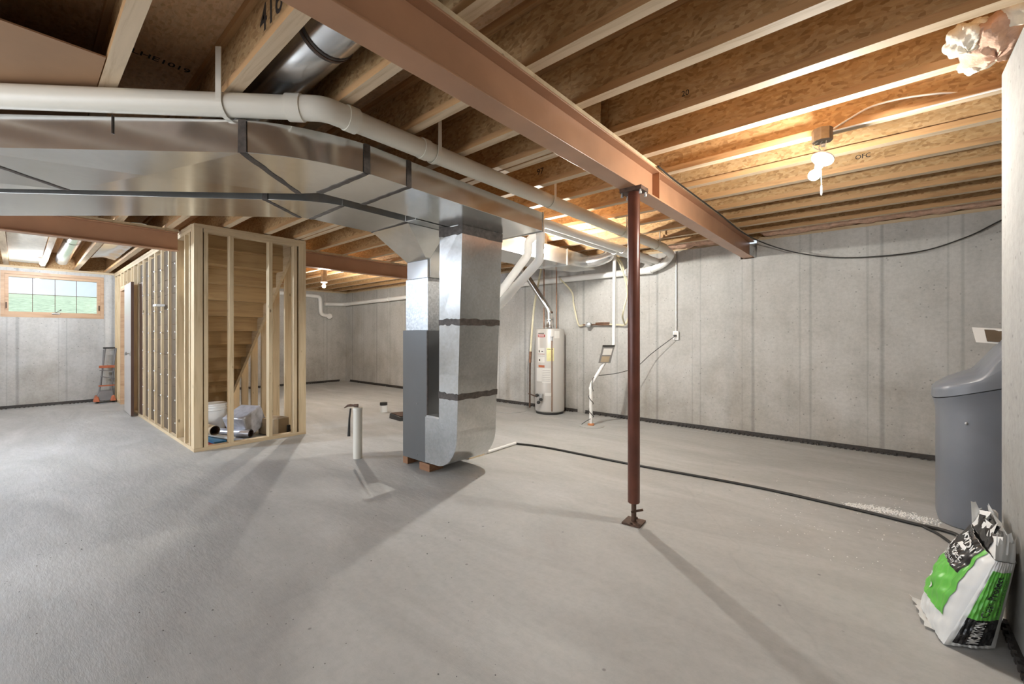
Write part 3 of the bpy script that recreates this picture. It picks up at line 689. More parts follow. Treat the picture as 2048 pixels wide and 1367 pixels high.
def tankText(txt, a0, z, h, mat, w_):
    th0 = math.atan2(-hy, -hx)
    letter('label_text', txt, None, None, None, h, mat, wh, 0, fn=lambda a, b_: Vector((hx+(rh+.003)*math.cos(th0+R(a0)+a/rh), hy+(rh+.003)*math.sin(th0+R(a0)+a/rh), z+b_)), width=w_)
onTank(-52, -18, 1.215, 1.255, 'red', 'brand_label'); onTank(-48, -22, 1.228, 1.242, 'paper', 'label_bar', .003)
onTank(-50, -22, 1.272, 1.280, 'ink', 'label_bar')
onTank(18, 40, 1.20, 1.31, 'paper', 'paper_label')
onTank(-50, -20, .93, 1.045, 'paper', 'warning_label'); onTank(-50, -20, .945, .955, 'red', 'label_bar')
onTank(-50, -20, .82, .91, 'paper', 'warning_label'); onTank(-48, -20, .74, .775, 'orange', 'warning_strip')
onTank(-12, 16, .84, 1.045, 'yellow', 'energy_label'); onTank(-10, 12, 1.02, 1.032, 'ink', 'label_bar')
onTank(-30, 4, .50, .73, 'paper', 'instruction_label'); onTank(-60, -31, .52, .73, 'paper', 'instruction_label')
for k in range(7): onTank(-28, 1, .53+k*.027, .535+k*.027, 'inkgrey', 'label_bar', .0028)
onTank(-46, -41, .975, 1.01, 'ink', 'pictogram', .003); onTank(-33, -26, .985, 1.0, 'ink', 'pictogram', .003); onTank(-45, -39, .84, .87, 'ink', 'pictogram', .003)
ca, sa_ = math.cos(math.atan2(-hy, -hx)+R(-34)), math.sin(math.atan2(-hy, -hx)+R(-34))
gx, gy = hx+ca*(rh+.03), hy+sa_*(rh+.03)
MB().box((gx-.045, gy-.03, .22), (gx+.045, gy+.03, .33)).build('gas_valve', 'galv_sp', wh, bevel=.01)
for dx, z in ((-.03, .31), (.045, .25), (.0, .20)): MB().lathe([(.024, 0), (.024, .03), (.018, .035)], (gx+dx, gy-.03, z), 14, ax=(ca, sa_, 0)).build('valve_knob', 'black', wh)
onTank(-18, 8, .30, .345, 'paper', 'rating_plate')
ta = math.atan2(-hy, -hx)+R(8); tx, ty = hx+math.cos(ta)*(rh+.012), hy+math.sin(ta)*(rh+.012)
MB().tube([(tx, ty, .06), (tx, ty, 1.17)], .009, 10).build('relief_pipe', 'copper', wh)
MB().lathe([(.016, 0), (.016, .05), (.022, .055), (.022, .07)], (tx, ty, 1.16), 12).build('relief_valve', 'steel', wh)
MB().lathe([(.075, 0), (.07, .02), (.05, .06), (.05, .09)], (hx, hy, hh+.03), 20).build('draft_hood', 'foil', wh)
for a in (0, 120, 240): MB().tube([(hx+.06*math.cos(R(a)), hy+.06*math.sin(R(a)), hh), (hx+.06*math.cos(R(a)), hy+.06*math.sin(R(a)), hh+.035)], .006, 6).build('hood_leg', 'steel', wh)
fl = thing('flue_pipe', 'grey metal flue rising from the water heater and slanting up left', 'flue', (hx, hy, hh+.1))
pipe('pipe_section', [(hx, hy, hh+.11), (hx, hy-.01, 1.64), (hx-.07, hy-.05, 1.77), (-4.46, 5.45, 2.30), (-4.65, 5.40, 2.50)], .048, 'galvd', parent=fl, fil=.05)
MB().tube([(hx, hy, 1.60), (hx, hy, 1.63)], .053, 18).build('joint_band', 'rust', fl); MB().tube([(hx, hy, 1.49), (hx, hy, 1.51)], .051, 18).build('joint_band', 'steel', fl)
pipe('copper_pipe', [(hx-.115, hy+.0, hh+.008), (hx-.115, hy, 2.40)], .010, 'copper', 'copper water pipe rising from the left of the water heater top', fil=0, seg=10)
pipe('copper_pipe', [(hx+.10, hy+.05, hh+.008), (hx+.10, hy+.05, 2.40)], .010, 'copper', 'copper water pipe rising from the right of the water heater top', fil=0, seg=10)
gl = thing('gas_line', 'cream flexible tube joined to dark pipe, left of the water heater', 'pipe', (-4.3, 5.5, 0))
MB().tube(spline([(-4.30, 5.72, 2.38), (-4.31, 5.60, 1.95), (-4.30, 5.50, 1.6), (-4.36, 5.50, .98)]), .017, 12).build('flexible_tube', 'pex', gl)
MB().tube([(-4.36, 5.50, .98), (-4.37, 5.50, .80)], .022, 10).build('union', 'copper', gl)
MB().tube([(-4.37, 5.50, .80), (-4.375, 5.50, .06)], .014, 10).build('drip_leg', 'rust', gl)
MB().tube([(-4.375, 5.50, .30), (-4.33, 5.42, .30), (gx-.03, gy, .27)], .011, 8).build('gas_connector', 'rust', gl)

# ------------------------------------------------------------------ sump pump discharge
sx, sy = -3.03, 5.16
tag(MB().lathe([(.17, 0), (.17, .006), (.15, .009)], (sx+.01, sy, .0), 40).build('sump_lid', 'floor'), 'round sump lid around the white discharge pipe', 'lid')
tag(MB().lathe([(.27, 0), (.27, .008), (.25, .011)], (-4.68, 5.36, 0), 44).build('sump_lid', 'floor'), 'larger round pit lid in the floor between furnace and water heater', 'lid')
sp = thing('discharge_pipe', 'white pipe rising from the sump lid with a kink halfway', 'pipe', (sx, sy, 0))
pipe('pipe_run', [(sx, sy, .02), (sx, sy, .56), (-2.83, 5.36, 1.02), (-2.81, 5.40, 1.10), (-2.81, 5.42, 2.40)], .0235, 'pvc2', parent=sp, fil=[0, .05, .03, .03, 0])
MB().tube([(sx, sy, .50), (sx, sy, .53)], .030, 16).build('coupling', 'pvc2', sp); MB().tube([(sx, sy, .07), (sx, sy, .085)], .026, 16).build('coupling', 'pvc2', sp)
MB().lathe([(.045, .009), (.045, .03), (.03, .036)], (sx, sy, 0), 20).build('floor_collar', 'clay', sp)
th = thing('alarm_panel', 'grey sign card hung at a tilt on the white sump pipe', 'sign', (-2.86, 5.30, .9))
c0 = Vector((-2.865, 5.285, .975)); ax_ = Vector((.66, .75, 0)).normalized(); uz = Vector((.20, .12, .97)).normalized(); nz = ax_.cross(uz).normalized()
def card(w0, w1, h0, h1, d0, d1, mat, nm):
    q = [c0+ax_*a+uz*b_ for a, b_ in ((w0, h0), (w1, h0), (w1, h1), (w0, h1))]
    return MB().hexa([p+nz*d0 for p in q], [p+nz*d1 for p in q]).build(nm, mat, th, smooth=False)
card(-.085, .085, -.115, .125, 0, .008, 'inkgrey', 'backing'); card(-.06, .065, .0, .09, .008, .010, 'paper', 'printed_card'); card(-.06, .055, -.10, -.02, .008, .010, 'carton', 'printed_card'); card(-.085, .085, .118, .138, -.004, .014, 'black', 'top_clip')
cord = thing('power_cord', 'black cord sagging from the wall socket and wound down the sump pipe', 'cord', (-2.6, 5.6, 0))
hel = [(sx+.030*math.cos(a), sy+.030*math.sin(a), .52-.40*i/40) for i, a in enumerate([-.5+i*2*math.pi*2.2/40 for i in range(41)])]
MB().tube(spline([(-2.14, 5.895, 1.235), (-2.18, 5.86, 1.20), (-2.45, 5.80, .98), (-2.62, 5.70, .80), (-2.80, 5.5, .715), (-2.98, 5.22, .68), (-3.0, 5.14, .62)]+hel[::4]+[(sx-.02, sy-.06, .08), (sx-.10, sy-.08, .02)], 6), .0045, 8).build('cord', 'black', cord)
MB().box((-2.165, 5.875, 1.225), (-2.13, 5.898, 1.25)).build('plug', 'black', cord)
ot = thing('wall_outlet', 'white socket box with metal conduit on the far wall', 'socket', (-2.14, 5.92, 1.18))
MB().box((-2.18, 5.90, 1.18), (-2.105, 5.93, 1.30)).build('socket_box', 'white', ot, bevel=.004)
MB().box((-2.165, 5.898, 1.195), (-2.12, 5.9005, 1.285)).build('socket_face', 'paper', ot, bevel=.001)
MB().tube([(-2.14, 5.917, 1.30), (-2.14, 5.917, 2.40)], .010, 10).build('conduit', 'steel', ot)
MB().tube([(-2.14, 5.917, 1.74), (-2.14, 5.917, 1.78)], .014, 10).build('conduit_coupling', 'steel', ot)
# gas meter manifold with cream tubes on the far wall
mf = thing('water_manifold', 'corroded valve and copper manifold with cream tubes on the far wall', 'valve', (-3.3, 5.85, 1.4))
MB().tube([(-3.60, 5.86, 1.41), (-3.10, 5.86, 1.405)], .011, 10).build('manifold_pipe', 'copper', mf)
MB().tube([(-3.35, 5.85, 1.43), (-3.12, 5.85, 1.43)], .013, 10).build('manifold_pipe', 'copper', mf)
MB().lathe([(.025, 0), (.045, .01), (.045, .05), (.03, .06)], (-3.47, 5.85, 1.41), 18, ax=(.2, -1, 0)).build('valve_body', 'galv_sp', mf)
MB().tube(spline([(-3.95, 5.75, 2.16), (-3.80, 5.86, 1.95), (-3.76, 5.86, 1.75), (-3.70, 5.87, 1.48), (-3.66, 5.87, 1.40), (-3.58, 5.86, 1.41)]), .013, 10).build('cream_tube', 'pex', mf)
MB().tube(spline([(-3.12, 5.86, 1.41), (-2.98, 5.86, 1.40), (-2.86, 5.86, 1.41), (-2.79, 5.85, 1.6), (-2.77, 5.84, 1.85), (-2.84, 5.82, 2.1), (-2.86, 5.72, 2.30), (-2.92, 5.62, 2.40)]), .013, 10).build('cream_tube', 'pex', mf)
MB().tube(spline([(-2.76, 5.60, 1.62), (-2.72, 5.62, 1.85), (-2.74, 5.55, 2.1), (-2.83, 5.50, 2.33), (-2.95, 5.5, 2.40)]), .012, 10).build('cream_tube', 'pex', mf)
MB().tube(spline([(-2.76, 5.60, 1.62), (-2.79, 5.62, 1.50), (-2.86, 5.83, 1.405)]), .012, 10).build('cream_tube', 'pex', mf)
# black cable along the beam and sagging before the far wall
tag(MB().tube(spline([(-1.195, 2.95, 2.425), (-1.185, 3.3, 2.405), (-1.185, 4.4, 2.405), (-1.18, 5.35, 2.39), (-1.03, 5.72, 2.31), (-.72, 5.82, 2.175), (-.31, 5.87, 2.08), (.247, 5.88, 2.07), (.593, 5.88, 2.165), (.824, 5.88, 2.29), (1.1, 5.88, 2.42)]), .0065, 8).build('cable', 'black'), 'black cable leaving the near beam and sagging before the far wall', 'cable')

# ------------------------------------------------------------------ bulbs
def sphere(c, r, n=12):
    return [(r*math.sin(math.pi*k/n), -r*math.cos(math.pi*k/n)) for k in range(n+1)]
def bulb_mesh(t, key, r=.03):
    p, wts, col = BULBS[key]; area = 4*math.pi*r*r
    em = emit('lit_bulb_'+key, col, wts/(math.pi*area))
    pr = [(max(1e-4, r*math.sin(math.pi*k/8)), -r*math.cos(math.pi*k/8)) for k in range(9)]
    return MB().lathe(pr, p, 14).build('bulb', em, t)
def fixture(key, label, chain=True, hang=0):
    p = Vector(BULBS[key][0]); t = thing('bulb_fixture', label, 'lamp', tuple(p))
    bulb_mesh(t, key)
    top = p.z+.035
    MB().lathe([(.014, 0), (.018, .012), (.02, .03)], (p.x, p.y, top-.004), 16).build('lamp_socket', 'white', t)
    MB().lathe([(.03, .0), (.055, .012), (.055, .022), (.04, .026)], (p.x, p.y, top+.022), 24).build('lamp_holder', 'white', t)
    MB().lathe([(.05, 0), (.05, ZJ+.05-top-.048)], (p.x, p.y, top+.048), 10).build('junction_box', 'box', t)
    return t
fixture('window', 'lit bare bulb above the small window'); fixture('far', 'lit bare bulb far behind the stair framing')
fixture('duct', 'lit bare bulb hidden behind the white vent pipes'); fixture('left', 'lit bare bulb beyond the left edge of the view'); fixture('back', 'added fill bulb behind the viewer')
bp_ = Vector(BULBS['main'][0]); t = thing('bulb_fixture', 'lit bare bulb dangling from a ceiling box right of the near beam', 'lamp', tuple(bp_)); bulb_mesh(t, 'main')
rc = Vector((-.265, 3.075, 2.262)); axd = (bp_-rc).normalized()
MB().lathe([(.014, .02), (.022, .05), (.026, .085)], tuple(rc+axd*.095), 18, ax=tuple(-axd)).build('lamp_socket', 'white', t)
MB().lathe([(.0235, -.012), (.05, -.006), (.057, .0), (.057, .01), (.045, .016)], tuple(rc), 28, ax=tuple(-axd)).build('lamp_holder', 'white', t)
MB().lathe([(.05, 0), (.052, .0), (.052, .07), (.0521, .07)], (-.268, 3.10, 2.375), 8).build('junction_box', 'box', t, smooth=False)
for k in range(3):
    MB().tube(spline([(-.268+.02*(k-1), 3.10, 2.378), (-.31+.03*k, 3.08-.02*k, 2.35-.02*k), (-.27, 3.085, 2.31), tuple(rc+Vector((.01*(k-1), 0, .012)))]), .0028, 6).build('wire', 'white', t)
MB().lathe([(.012, 0), (.012, .012)], (-.262, 3.085, 2.34), 8).build('wire_nut', 'white', t)
MB().tube([(-.272, 3.06, 2.25), (-.268, 3.06, 2.12), (-.268, 3.06, 2.115)], .0016, 6).build('pull_chain', 'white', t)
MB().lathe([(.003, 0), (.006, .01), (.005, .045), (.002, .06)], (-.268, 3.06, 2.05), 10).build('pull_cord', 'white', t)
yj = jy(6)
tag(MB().tube(spline([(-.223, 3.10, 2.43), (-.15, 3.15, 2.485), (-.05, 3.155, 2.525), (.08, 3.155, 2.525), (.22, 3.155, 2.50), (.31, 3.158, 2.47)]), .0055, 8).build('cable', 'white'), 'white cable running right from the dangling bulb box', 'cable', 'white cables at the dangling bulb')
tag(MB().tube(spline([(-.22, 3.10, 2.42), (-.15, 3.125, 2.43), (.0, 3.125, 2.432), (.10, 3.13, 2.434), (.28, 3.135, 2.436), (.6, 3.14, 2.437)]), .0055, 8).build('cable', 'white'), 'lower white cable running right from the dangling bulb box', 'cable', 'white cables at the dangling bulb')

# ------------------------------------------------------------------ stair enclosure
XF, Y0, Y1 = -5.51, 1.222, 2.386; TH = .089
fw = thing('stud_wall', 'pine stud frame closing the end of the stairs, facing the room', 'stud wall', (XF, (Y0+Y1)/2, 0))
MB().box((XF-TH, Y0, 2.39), (XF, Y1, 2.43)).build('top_plate', 'study', fw, smooth=False)
MB().box((XF-TH, Y0+.085, 2.35), (XF-.002, Y1-.075, 2.389)).build('top_plate', 'study', fw, smooth=False)
MB().box((XF-TH, Y0, 0), (XF, Y1, .038)).build('bottom_plate', 'study', fw, smooth=False)
for a, b_, d in ((1.222, 1.3, .0), (1.312, 1.35, .003), (1.55, 1.59, .0), (1.955, 1.995, .0), (2.24, 2.278, .003), (2.30, 2.386, .0)):
    MB().box((XF-TH, a, .038), (XF-d, b_, 2.35 if 1.305 < a < 2.29 else 2.39)).build('stud', 'studz', fw, smooth=False, bevel=.002)
def side_wall(y, xs, x0, x1, label, name='stud_wall', hdr=None, door=None):
    w_ = thing(name, label, 'stud wall', ((x0+x1)/2, y, 0)); ya, yb = y, y+TH
    MB().box((x0, ya, 2.40), (x1, yb, 2.4385)).build('top_plate', 'studx', w_, smooth=False)
    MB().box((x0, ya, 2.36), (x1, yb, 2.398)).build('top_plate', 'studx', w_, smooth=False)
    segs = [(x0, x1)] if not door else [(x0, door[0]), (door[1], x1)]
    for a, b_ in segs: MB().box((a, ya, 0), (b_, yb, .038)).build('bottom_plate', 'studx', w_, smooth=False)
    for x in xs:
        zb = .038
        if door and door[0]-.01 < x < door[1]+.01: zb = 2.12
        MB().box((x-.019, ya, zb), (x+.019, yb, 2.36)).build('stud', 'studz', w_, smooth=False, bevel=.002)
    if door:
        MB().box((door[0]-.02, ya, 2.08), (door[1]+.02, yb, 2.12)).build('header', 'studx', w_, smooth=False)
    return w_
LX = [-5.62, -5.70, -5.90, -6.285, -6.69, -7.10, -7.51, -7.92, -8.33, -8.74, -9.10, -9.35, -9.75, -10.1, -10.46, -10.86, -11.12]
lw = side_wall(Y0, LX, XL, XF-TH-.002, 'long pine stud wall left of the stairs, running back to the window wall', door=(-10.42, -9.40))
rw = side_wall(Y1-TH, [-5.66, -5.95, -6.36, -6.77, -7.18, -7.59, -8.0, -8.41, -8.82, -9.23], -9.3, XF-TH-.002, 'pine stud wall right of the stairs, seen through the frame')
# sheathing on the stair side of the left wall: horizontal boards with nail points
m = MB(); z = .05
while z < 2.30:
    m.box((-8.72, Y0+.028, z), (-6.32, Y0+.036, min(z+.186, 2.34))); z += .19
bd = m.build('backing_boards', 'backing', lw, smooth=False)
m = MB(); z = .20
while z < 2.2:
    for x in (-6.33, -6.70, -7.08, -7.12, -7.49, -7.53, -7.90, -8.31): m.box((x-.008, Y0-.006, z+.012*math.sin(x*9)), (x+.008, Y0+.0, z+.014+.012*math.sin(x*9)))
    z += .27
m.build('nail_plates', 'white', lw, smooth=False)
MB().box((-7.05, Y0-.09, 1.61), (-6.88, Y0-.0, 1.635)).build('nailed_scrap', 'white', lw, smooth=False)
MB().box((-8.70, Y0+.012, .04), (-8.36, Y0+.02, 2.05)).build('dark_panel', 'dooredge', lw, smooth=False)
# stairs, seen from beneath
stt = thing('staircase', 'wooden stairs seen from beneath inside the stud frame', 'stairs', (-6.8, 1.8, 0))
ya, yb = Y0+TH+.02, Y1-TH-.06
for k in range(1, 13):
    xk = -5.84-.225*(12-k); zk = .19*k
    if k > 1: MB().box((xk-.015, ya, zk-.19), (xk, yb, zk-.026)).build('riser', 'tread', stt, smooth=False)
    if k == 12: MB().box((xk-.015, ya, zk-.026), (xk, yb, 2.43)).build('header_board', 'tread', stt, smooth=False)
    if k < 12: MB().box((xk-.03, ya, zk-.025), (xk+.225, yb, zk)).build('tread', 'tread', stt, smooth=False)
    MB().box((xk-.002, ya, zk-.045), (xk+.02, yb, zk-.026)).build('cleat', 'tread', stt, smooth=False)
for y in (yb, ya-.018):
    a = Vector((-5.62, y+.009, 2.33)); b_ = Vector((-8.38, y+.009, 0.0)); n = Vector((0, 0, 1)) 
    poly = [(-5.62, 2.39), (-5.62, 2.22), (-8.22, .02), (-8.50, .02), (-8.50, .12), (-5.82, 2.39)]
    MB().add([Vector((x, y, z)) for x, z in poly]+[Vector((x, y+.036, z)) for x, z in poly], [tuple(range(5, -1, -1)), tuple(range(6, 12))]+[(i, (i+1) % 6, 6+(i+1) % 6, 6+i) for i in range(6)]).build('stringer', 'studx', stt, smooth=False)
# door leaf folded back against the left wall
dr = thing('door_1', 'x', 'door', (-9.4, 1.15, 0)); del dr['label'], dr['category']; struct(dr)
m = MB(); A = Vector((-9.43, 1.185, 0)); B = Vector((-8.66, 1.165, 0))
def leafbox(t0, t1, d0, d1, z0_, z1_, mat, nm, par=dr):
    n = Vector((.0, -1, 0)); P_ = A.lerp(B, t0); Q_ = A.lerp(B, t1)
    q = [P_+n*d0, Q_+n*d0, Q_+n*d1, P_+n*d1]
    return MB().hexa([(v.x, v.y, z0_) for v in q][::-1], [(v.x, v.y, z1_) for v in q][::-1]).build(nm, mat, par, smooth=False)
lf = leafbox(0, 1, 0, .035, .015, 2.06, 'door', 'door_leaf'); leafbox(1.0, 1.004, 0, .035, .015, 2.06, 'dooredge', 'leaf_edge')
for s_ in (0,): 
    k0 = A.lerp(B, .93)
    MB().lathe([(.03, 0), (.03, .006), (.011, .01), (.011, .035), (.027, .045), (.029, .06), (.02, .068)], (k0.x, k0.y-.035, .965), 20, ax=(0, -1, 0)).build('door_knob', 'steel', lf)
m = MB(); m.box((-10.42, Y0-.008, 0), (-10.38, Y0+TH+.004, 2.08)).box((-9.45, Y0-.008, 0), (-9.41, Y0+TH+.004, 2.08)).box((-10.38, Y0-.008, 2.04), (-9.45, Y0+TH+.004, 2.08))
struct(m.build('trim_8', 'frame', smooth=False))

# things stored under the stairs
bk = thing('plastic_bucket', 'white pail with a blue stripe under the stairs', 'bucket', (-6.42, 1.62, 0))
MB().lathe([(.125, .0), (.148, .36), (.155, .365), (.155, .38), (.148, .385)], (-6.42, 1.62, 0), 30).build('pail', 'white', bk)
for z in (.30, .335): MB().lathe([(.150, z), (.156, z+.004), (.156, z+.012), (.150, z+.016)], (-6.42, 1.62, 0), 30).build('rim_rib', 'white', bk)
m = MB(); m.grid(lambda u, v: Vector((-6.42+(.131+.02*(.15+.12*u))*math.cos(R(-95+75*u)), 1.62+(.133+.02*(.15+.12*u))*math.sin(R(-95+75*u)), .12+.12*u+.05*v*math.sin(math.pi*(.1+.8*u)))), 10, 2); m.build('blue_swoosh', 'blue', bk)
def crate(name, c, s_, rz, rx, mat, label, cat, cap=None):
    Mx = Matrix.Translation(Vector(c)) @ Matrix.Rotation(R(rz), 4, 'Z') @ Matrix.Rotation(R(rx), 4, 'X'); hx_, hy_, hz_ = [q/2 for q in s_]
    q = lambda z: [Mx @ Vector((a*hx_, b_*hy_, z)) for a, b_ in ((-1,-1),(1,-1),(1,1),(-1,1))]
    lo_ = min(v.z for v in q(-hz_)+q(hz_)); 
    m = MB().hexa([v-Vector((0,0,lo_-c[2])) for v in q(-hz_)], [v-Vector((0,0,lo_-c[2])) for v in q(hz_)])
    return tag(m.build(name, mat, bevel=.012), label, cat)
crate('wrapped_box', (-5.95, 1.84, .012), (.30, .30, .26), 28, 24, 'plastic_wrap', 'silver plastic wrapped box leaning under the stairs', 'box')
crate('carton', (-5.84, 2.13, .002), (.28, .22, .20), 20, 0, 'carton', 'tan carton beside the silver box under the stairs', 'box')
def rolled(p, q, r, mat, label):
    t = thing('rolled_sheet', label, 'roll', tuple(Vector(p)))
    MB().tube([p, q], r, 18, cap=False).build('outer_wrap', mat, t); MB().tube([p, q], r*.72, 18, cap=False).build('inner_wrap', 'rust', t)
rolled((-5.72, 1.83, .065), (-6.25, 1.44, .075), .05, 'plastic_wrap', 'shiny rolled sheet under the stairs, end facing right')
rolled((-5.78, 1.48, .15), (-6.3, 1.36, .16), .055, 'carton', 'brown rolled sheet lying left under the stairs')
for i, (p, q, w_, h_, mat, lab) in enumerate([((-5.66, 1.70, .02), (-6.5, 1.42, .05), .07, .015, 'plastic_wrap', 'grey plastic strip on the floor under the stairs'), ((-5.64, 1.62, .06), (-6.3, 1.40, .07), .06, .02, 'paper', 'cream board end sticking out under the stairs'), ((-5.65, 1.50, .035), (-6.2, 1.42, .045), .12, .02, 'blue', 'blue printed sheet in the pile under the stairs'), ((-5.66, 1.42, .012), (-6.3, 1.44, .012), .10, .015, 'red', 'reddish flat strip at the left of the pile under the stairs'), ((-5.63, 1.78, .012), (-6.0, 1.62, .02), .04, .02, 'greyp', 'thin grey tube beside the rolled sheet under the stairs'), ((-6.3, 1.9, .05), (-7.0, 1.55, .09), .12, .04, 'block', 'dark board at the back of the pile under the stairs')]):
    tag(MB().bar(p, q, w_, h_).build('board_offcut', mat, smooth=False), lab, 'offcut')
tag(MB().box((-5.88, 2.245, .001), (-5.72, 2.285, .10)).build('small_black_box', 'black', bevel=.006), 'small black box at the right end under the stairs', 'box')

# ------------------------------------------------------------------ small things on the floor
ph = thing('capped_floor_pipe', 'short white pipe standing up from the floor', 'pipe', (-4.01, 2.25, 0))
MB().lathe([(.044, 0), (.044, .49), (.047, .492), (.047, .51), (.040, .512)], (-4.01, 2.25, 0), 24).build('pipe_stub', 'pvc', ph)
hm = thing('hammer', 'black claw hammer hooked over the top of the short floor pipe', 'hammer', (-4.07, 2.20, .2))
hd = Vector((.756, .654, 0)); hp = Vector((-4.068, 2.205, 0))
MB().tube([hp+Vector((0,0,.50)), hp+hd*-.012+Vector((0,0,.40)), hp+hd*-.018+Vector((0,0,.22))], [.009, .010, .015], 10).build('handle', 'black', hm)
MB().tube([hp+hd*-.065+Vector((0,0,.505)), hp+hd*-.03+Vector((0,0,.528)), hp+Vector((0,0,.532)), hp+hd*.03+Vector((0,0,.53)), hp+hd*.04+Vector((0,0,.53)), hp+hd*.075+Vector((0,0,.53))], [.004, .011, .014, .011, .016, .017], 12).build('head', 'rust', hm)
cn = thing('paint_can', 'small white can with a black lid on the far floor', 'can', (-6.14, 3.9, 0))
MB().lathe([(.058, 0), (.058, .11)], (-6.14, 3.9, 0), 22).build('can_body', 'white', cn); MB().lathe([(.060, .11), (.060, .155), (.05, .158)], (-6.14, 3.9, 0), 22).build('lid', 'black', cn)
tr = thing('tool_case', 'flat black case with papers on top on the floor behind the furnace', 'case', (-5.35, 3.75, 0))
MB().hexa([(-5.60, 3.65, 0), (-5.28, 3.62, 0), (-5.18, 3.90, 0), (-5.50, 3.95, 0)], [(-5.60, 3.66, .075), (-5.28, 3.63, .055), (-5.20, 3.90, .055), (-5.50, 3.95, .075)]).build('case_shell', 'black', tr, bevel=.006, smooth=False)
MB().hexa([(-5.58, 3.67, .078), (-5.30, 3.65, .061), (-5.22, 3.88, .061), (-5.49, 3.93, .078)], [(-5.58, 3.67, .084), (-5.30, 3.65, .067), (-5.22, 3.88, .067), (-5.49, 3.93, .084)]).build('paper', 'rust', tr, smooth=False)
# folding cart by the window wall
ct = thing('folding_cart', 'orange and grey folding cart standing in the corner by the window wall', 'cart', (-10.98, 1.08, 0))
xr = -11.0
for y_, nm in ((1.02, 0), (1.17, 1)):
    MB().tube([(xr+.05, y_-.04+.02*nm, .10), (xr-.02, y_+.02, .62), (xr-.06, y_+.06, 1.0)], .012, 10).build('rail', 'greyp', ct)
    MB().tube([(xr-.02, y_-.0, .30), (xr-.08, y_+.04, .98)], .009, 8).build('rear_rail', 'greyp', ct)
MB().bar((xr-.06, 1.05, 1.01), (xr-.06, 1.215, 1.01), .04, .03).build('handle', 'black', ct)
MB().bar((xr-.02, .99, .66), (xr-.02, 1.205, .66), .05, .045).build('crossbar', 'orange', ct)
MB().bar((xr+.0, 1.00, .60), (xr+.0, 1.20, .57), .10, .015).build('step', 'greyp', ct)
MB().bar((xr+.02, 1.02, .48), (xr-.02, 1.19, .43), .10, .015).build('step', 'greyp', ct)
MB().bar((xr+.03, .98, .31), (xr+.03, 1.20, .31), .03, .025).build('crossbar', 'orange', ct)
MB().hexa([(xr-.07, .93, .04), (xr+.16, .90, .04), (xr+.16, 1.20, .04), (xr-.07, 1.20, .04)], [(xr-.03, 1.0, .22), (xr+.08, .99, .22), (xr+.08, 1.17, .22), (xr-.03, 1.19, .22)]).build('housing', 'greyp', ct, bevel=.02)
for y_ in (.93, 1.15): MB().hexa([(xr+.02, y_-.03, .03), (xr+.19, y_-.03, .03), (xr+.19, y_+.06, .03), (xr+.02, y_+.06, .03)], [(xr+.04, y_, .15), (xr+.15, y_, .12), (xr+.15, y_+.04, .12), (xr+.04, y_+.04, .15)]).build('wheel_guard', 'orange', ct, bevel=.015)
for y_ in (.94, 1.16): MB().lathe([(.035, 0), (.045, .006), (.045, .03), (.035, .036)], (xr+.12, y_, .045), 18, ax=(0, 1, 0)).build('wheel', 'black', ct)
# loose dirt on the floor: crumbs of mortar and salt
rnd = random.Random(11); m = MB()
def crumb(m, x, y, s_):
    m.add([(x-s_, y, 0), (x, y-s_*.8, 0), (x+s_*1.1, y, 0), (x, y+s_, 0), (x+s_*.1, y, s_*.9)], [(0, 1, 4), (1, 2, 4), (2, 3, 4), (3, 0, 4)])
for i in range(300):
    d = rnd.uniform(.9, 3.6); a = R(rnd.uniform(42, 92)); crumb(m, -d*math.sin(a)*1.02, d*math.cos(a), rnd.choice((.0015, .002, .0025, .003, .004, .005))*rnd.uniform(.6, 1.3))
tag(m.build('floor_debris', 'inkgrey', smooth=False), 'dark crumbs of dirt scattered over the left floor', 'debris', kind='stuff')
m = MB()
for i in range(900):
    t_ = rnd.random()**.8; x = .27-.46*t_+rnd.gauss(0, .02); y = 3.96+.05*math.sin(t_*3)+rnd.gauss(0, .025+.02*(1-t_)); crumb(m, x, y, rnd.uniform(.002, .007))
for i in range(160): crumb(m, rnd.uniform(-.7, .25), rnd.uniform(2.9, 4.4), rnd.uniform(.002, .005))
tag(m.build('spilled_salt', 'salt', smooth=False), 'white salt crumbs spilled on the floor beside the grey tank', 'salt', kind='stuff')

# ------------------------------------------------------------------ water softener
sf_ = thing('water_softener', 'grey cabinet water softener half hidden by the stub wall', 'water softener', (.56, 4.13, 0)); wx, wy = .575, 4.13
def sup_el(a, rx, ry, n=3.2):
    c_, s_ = math.cos(a), math.sin(a); return (wx+rx*abs(c_)**(2/n)*(1 if c_ > 0 else -1), wy+ry*abs(s_)**(2/n)*(1 if s_ > 0 else -1))
def zrim(x): return .815+.33*(x-.26)
def body(u, v):
    a = 2*math.pi*u; lip = max(0, (v-.85)/.15)**2
    x, y = sup_el(a, .298+.018*lip, .225+.016*lip); z = .004+(zrim(x)-.004)*v
    if v < .04: x = wx+(x-wx)*(.975+.6*v); y = wy+(y-wy)*(.975+.6*v)
    return Vector((x, y, z))
MB().grid(body, 64, 30).build('tank_body', 'soft', sf_)
MB().grid(lambda u, v: Vector((*sup_el(2*math.pi*u, .303, .230), 0))+Vector((0, 0, zrim(sup_el(2*math.pi*u, .303, .230)[0])+.008*v-.002)), 64, 1).build('lid_gap', 'black', sf_)
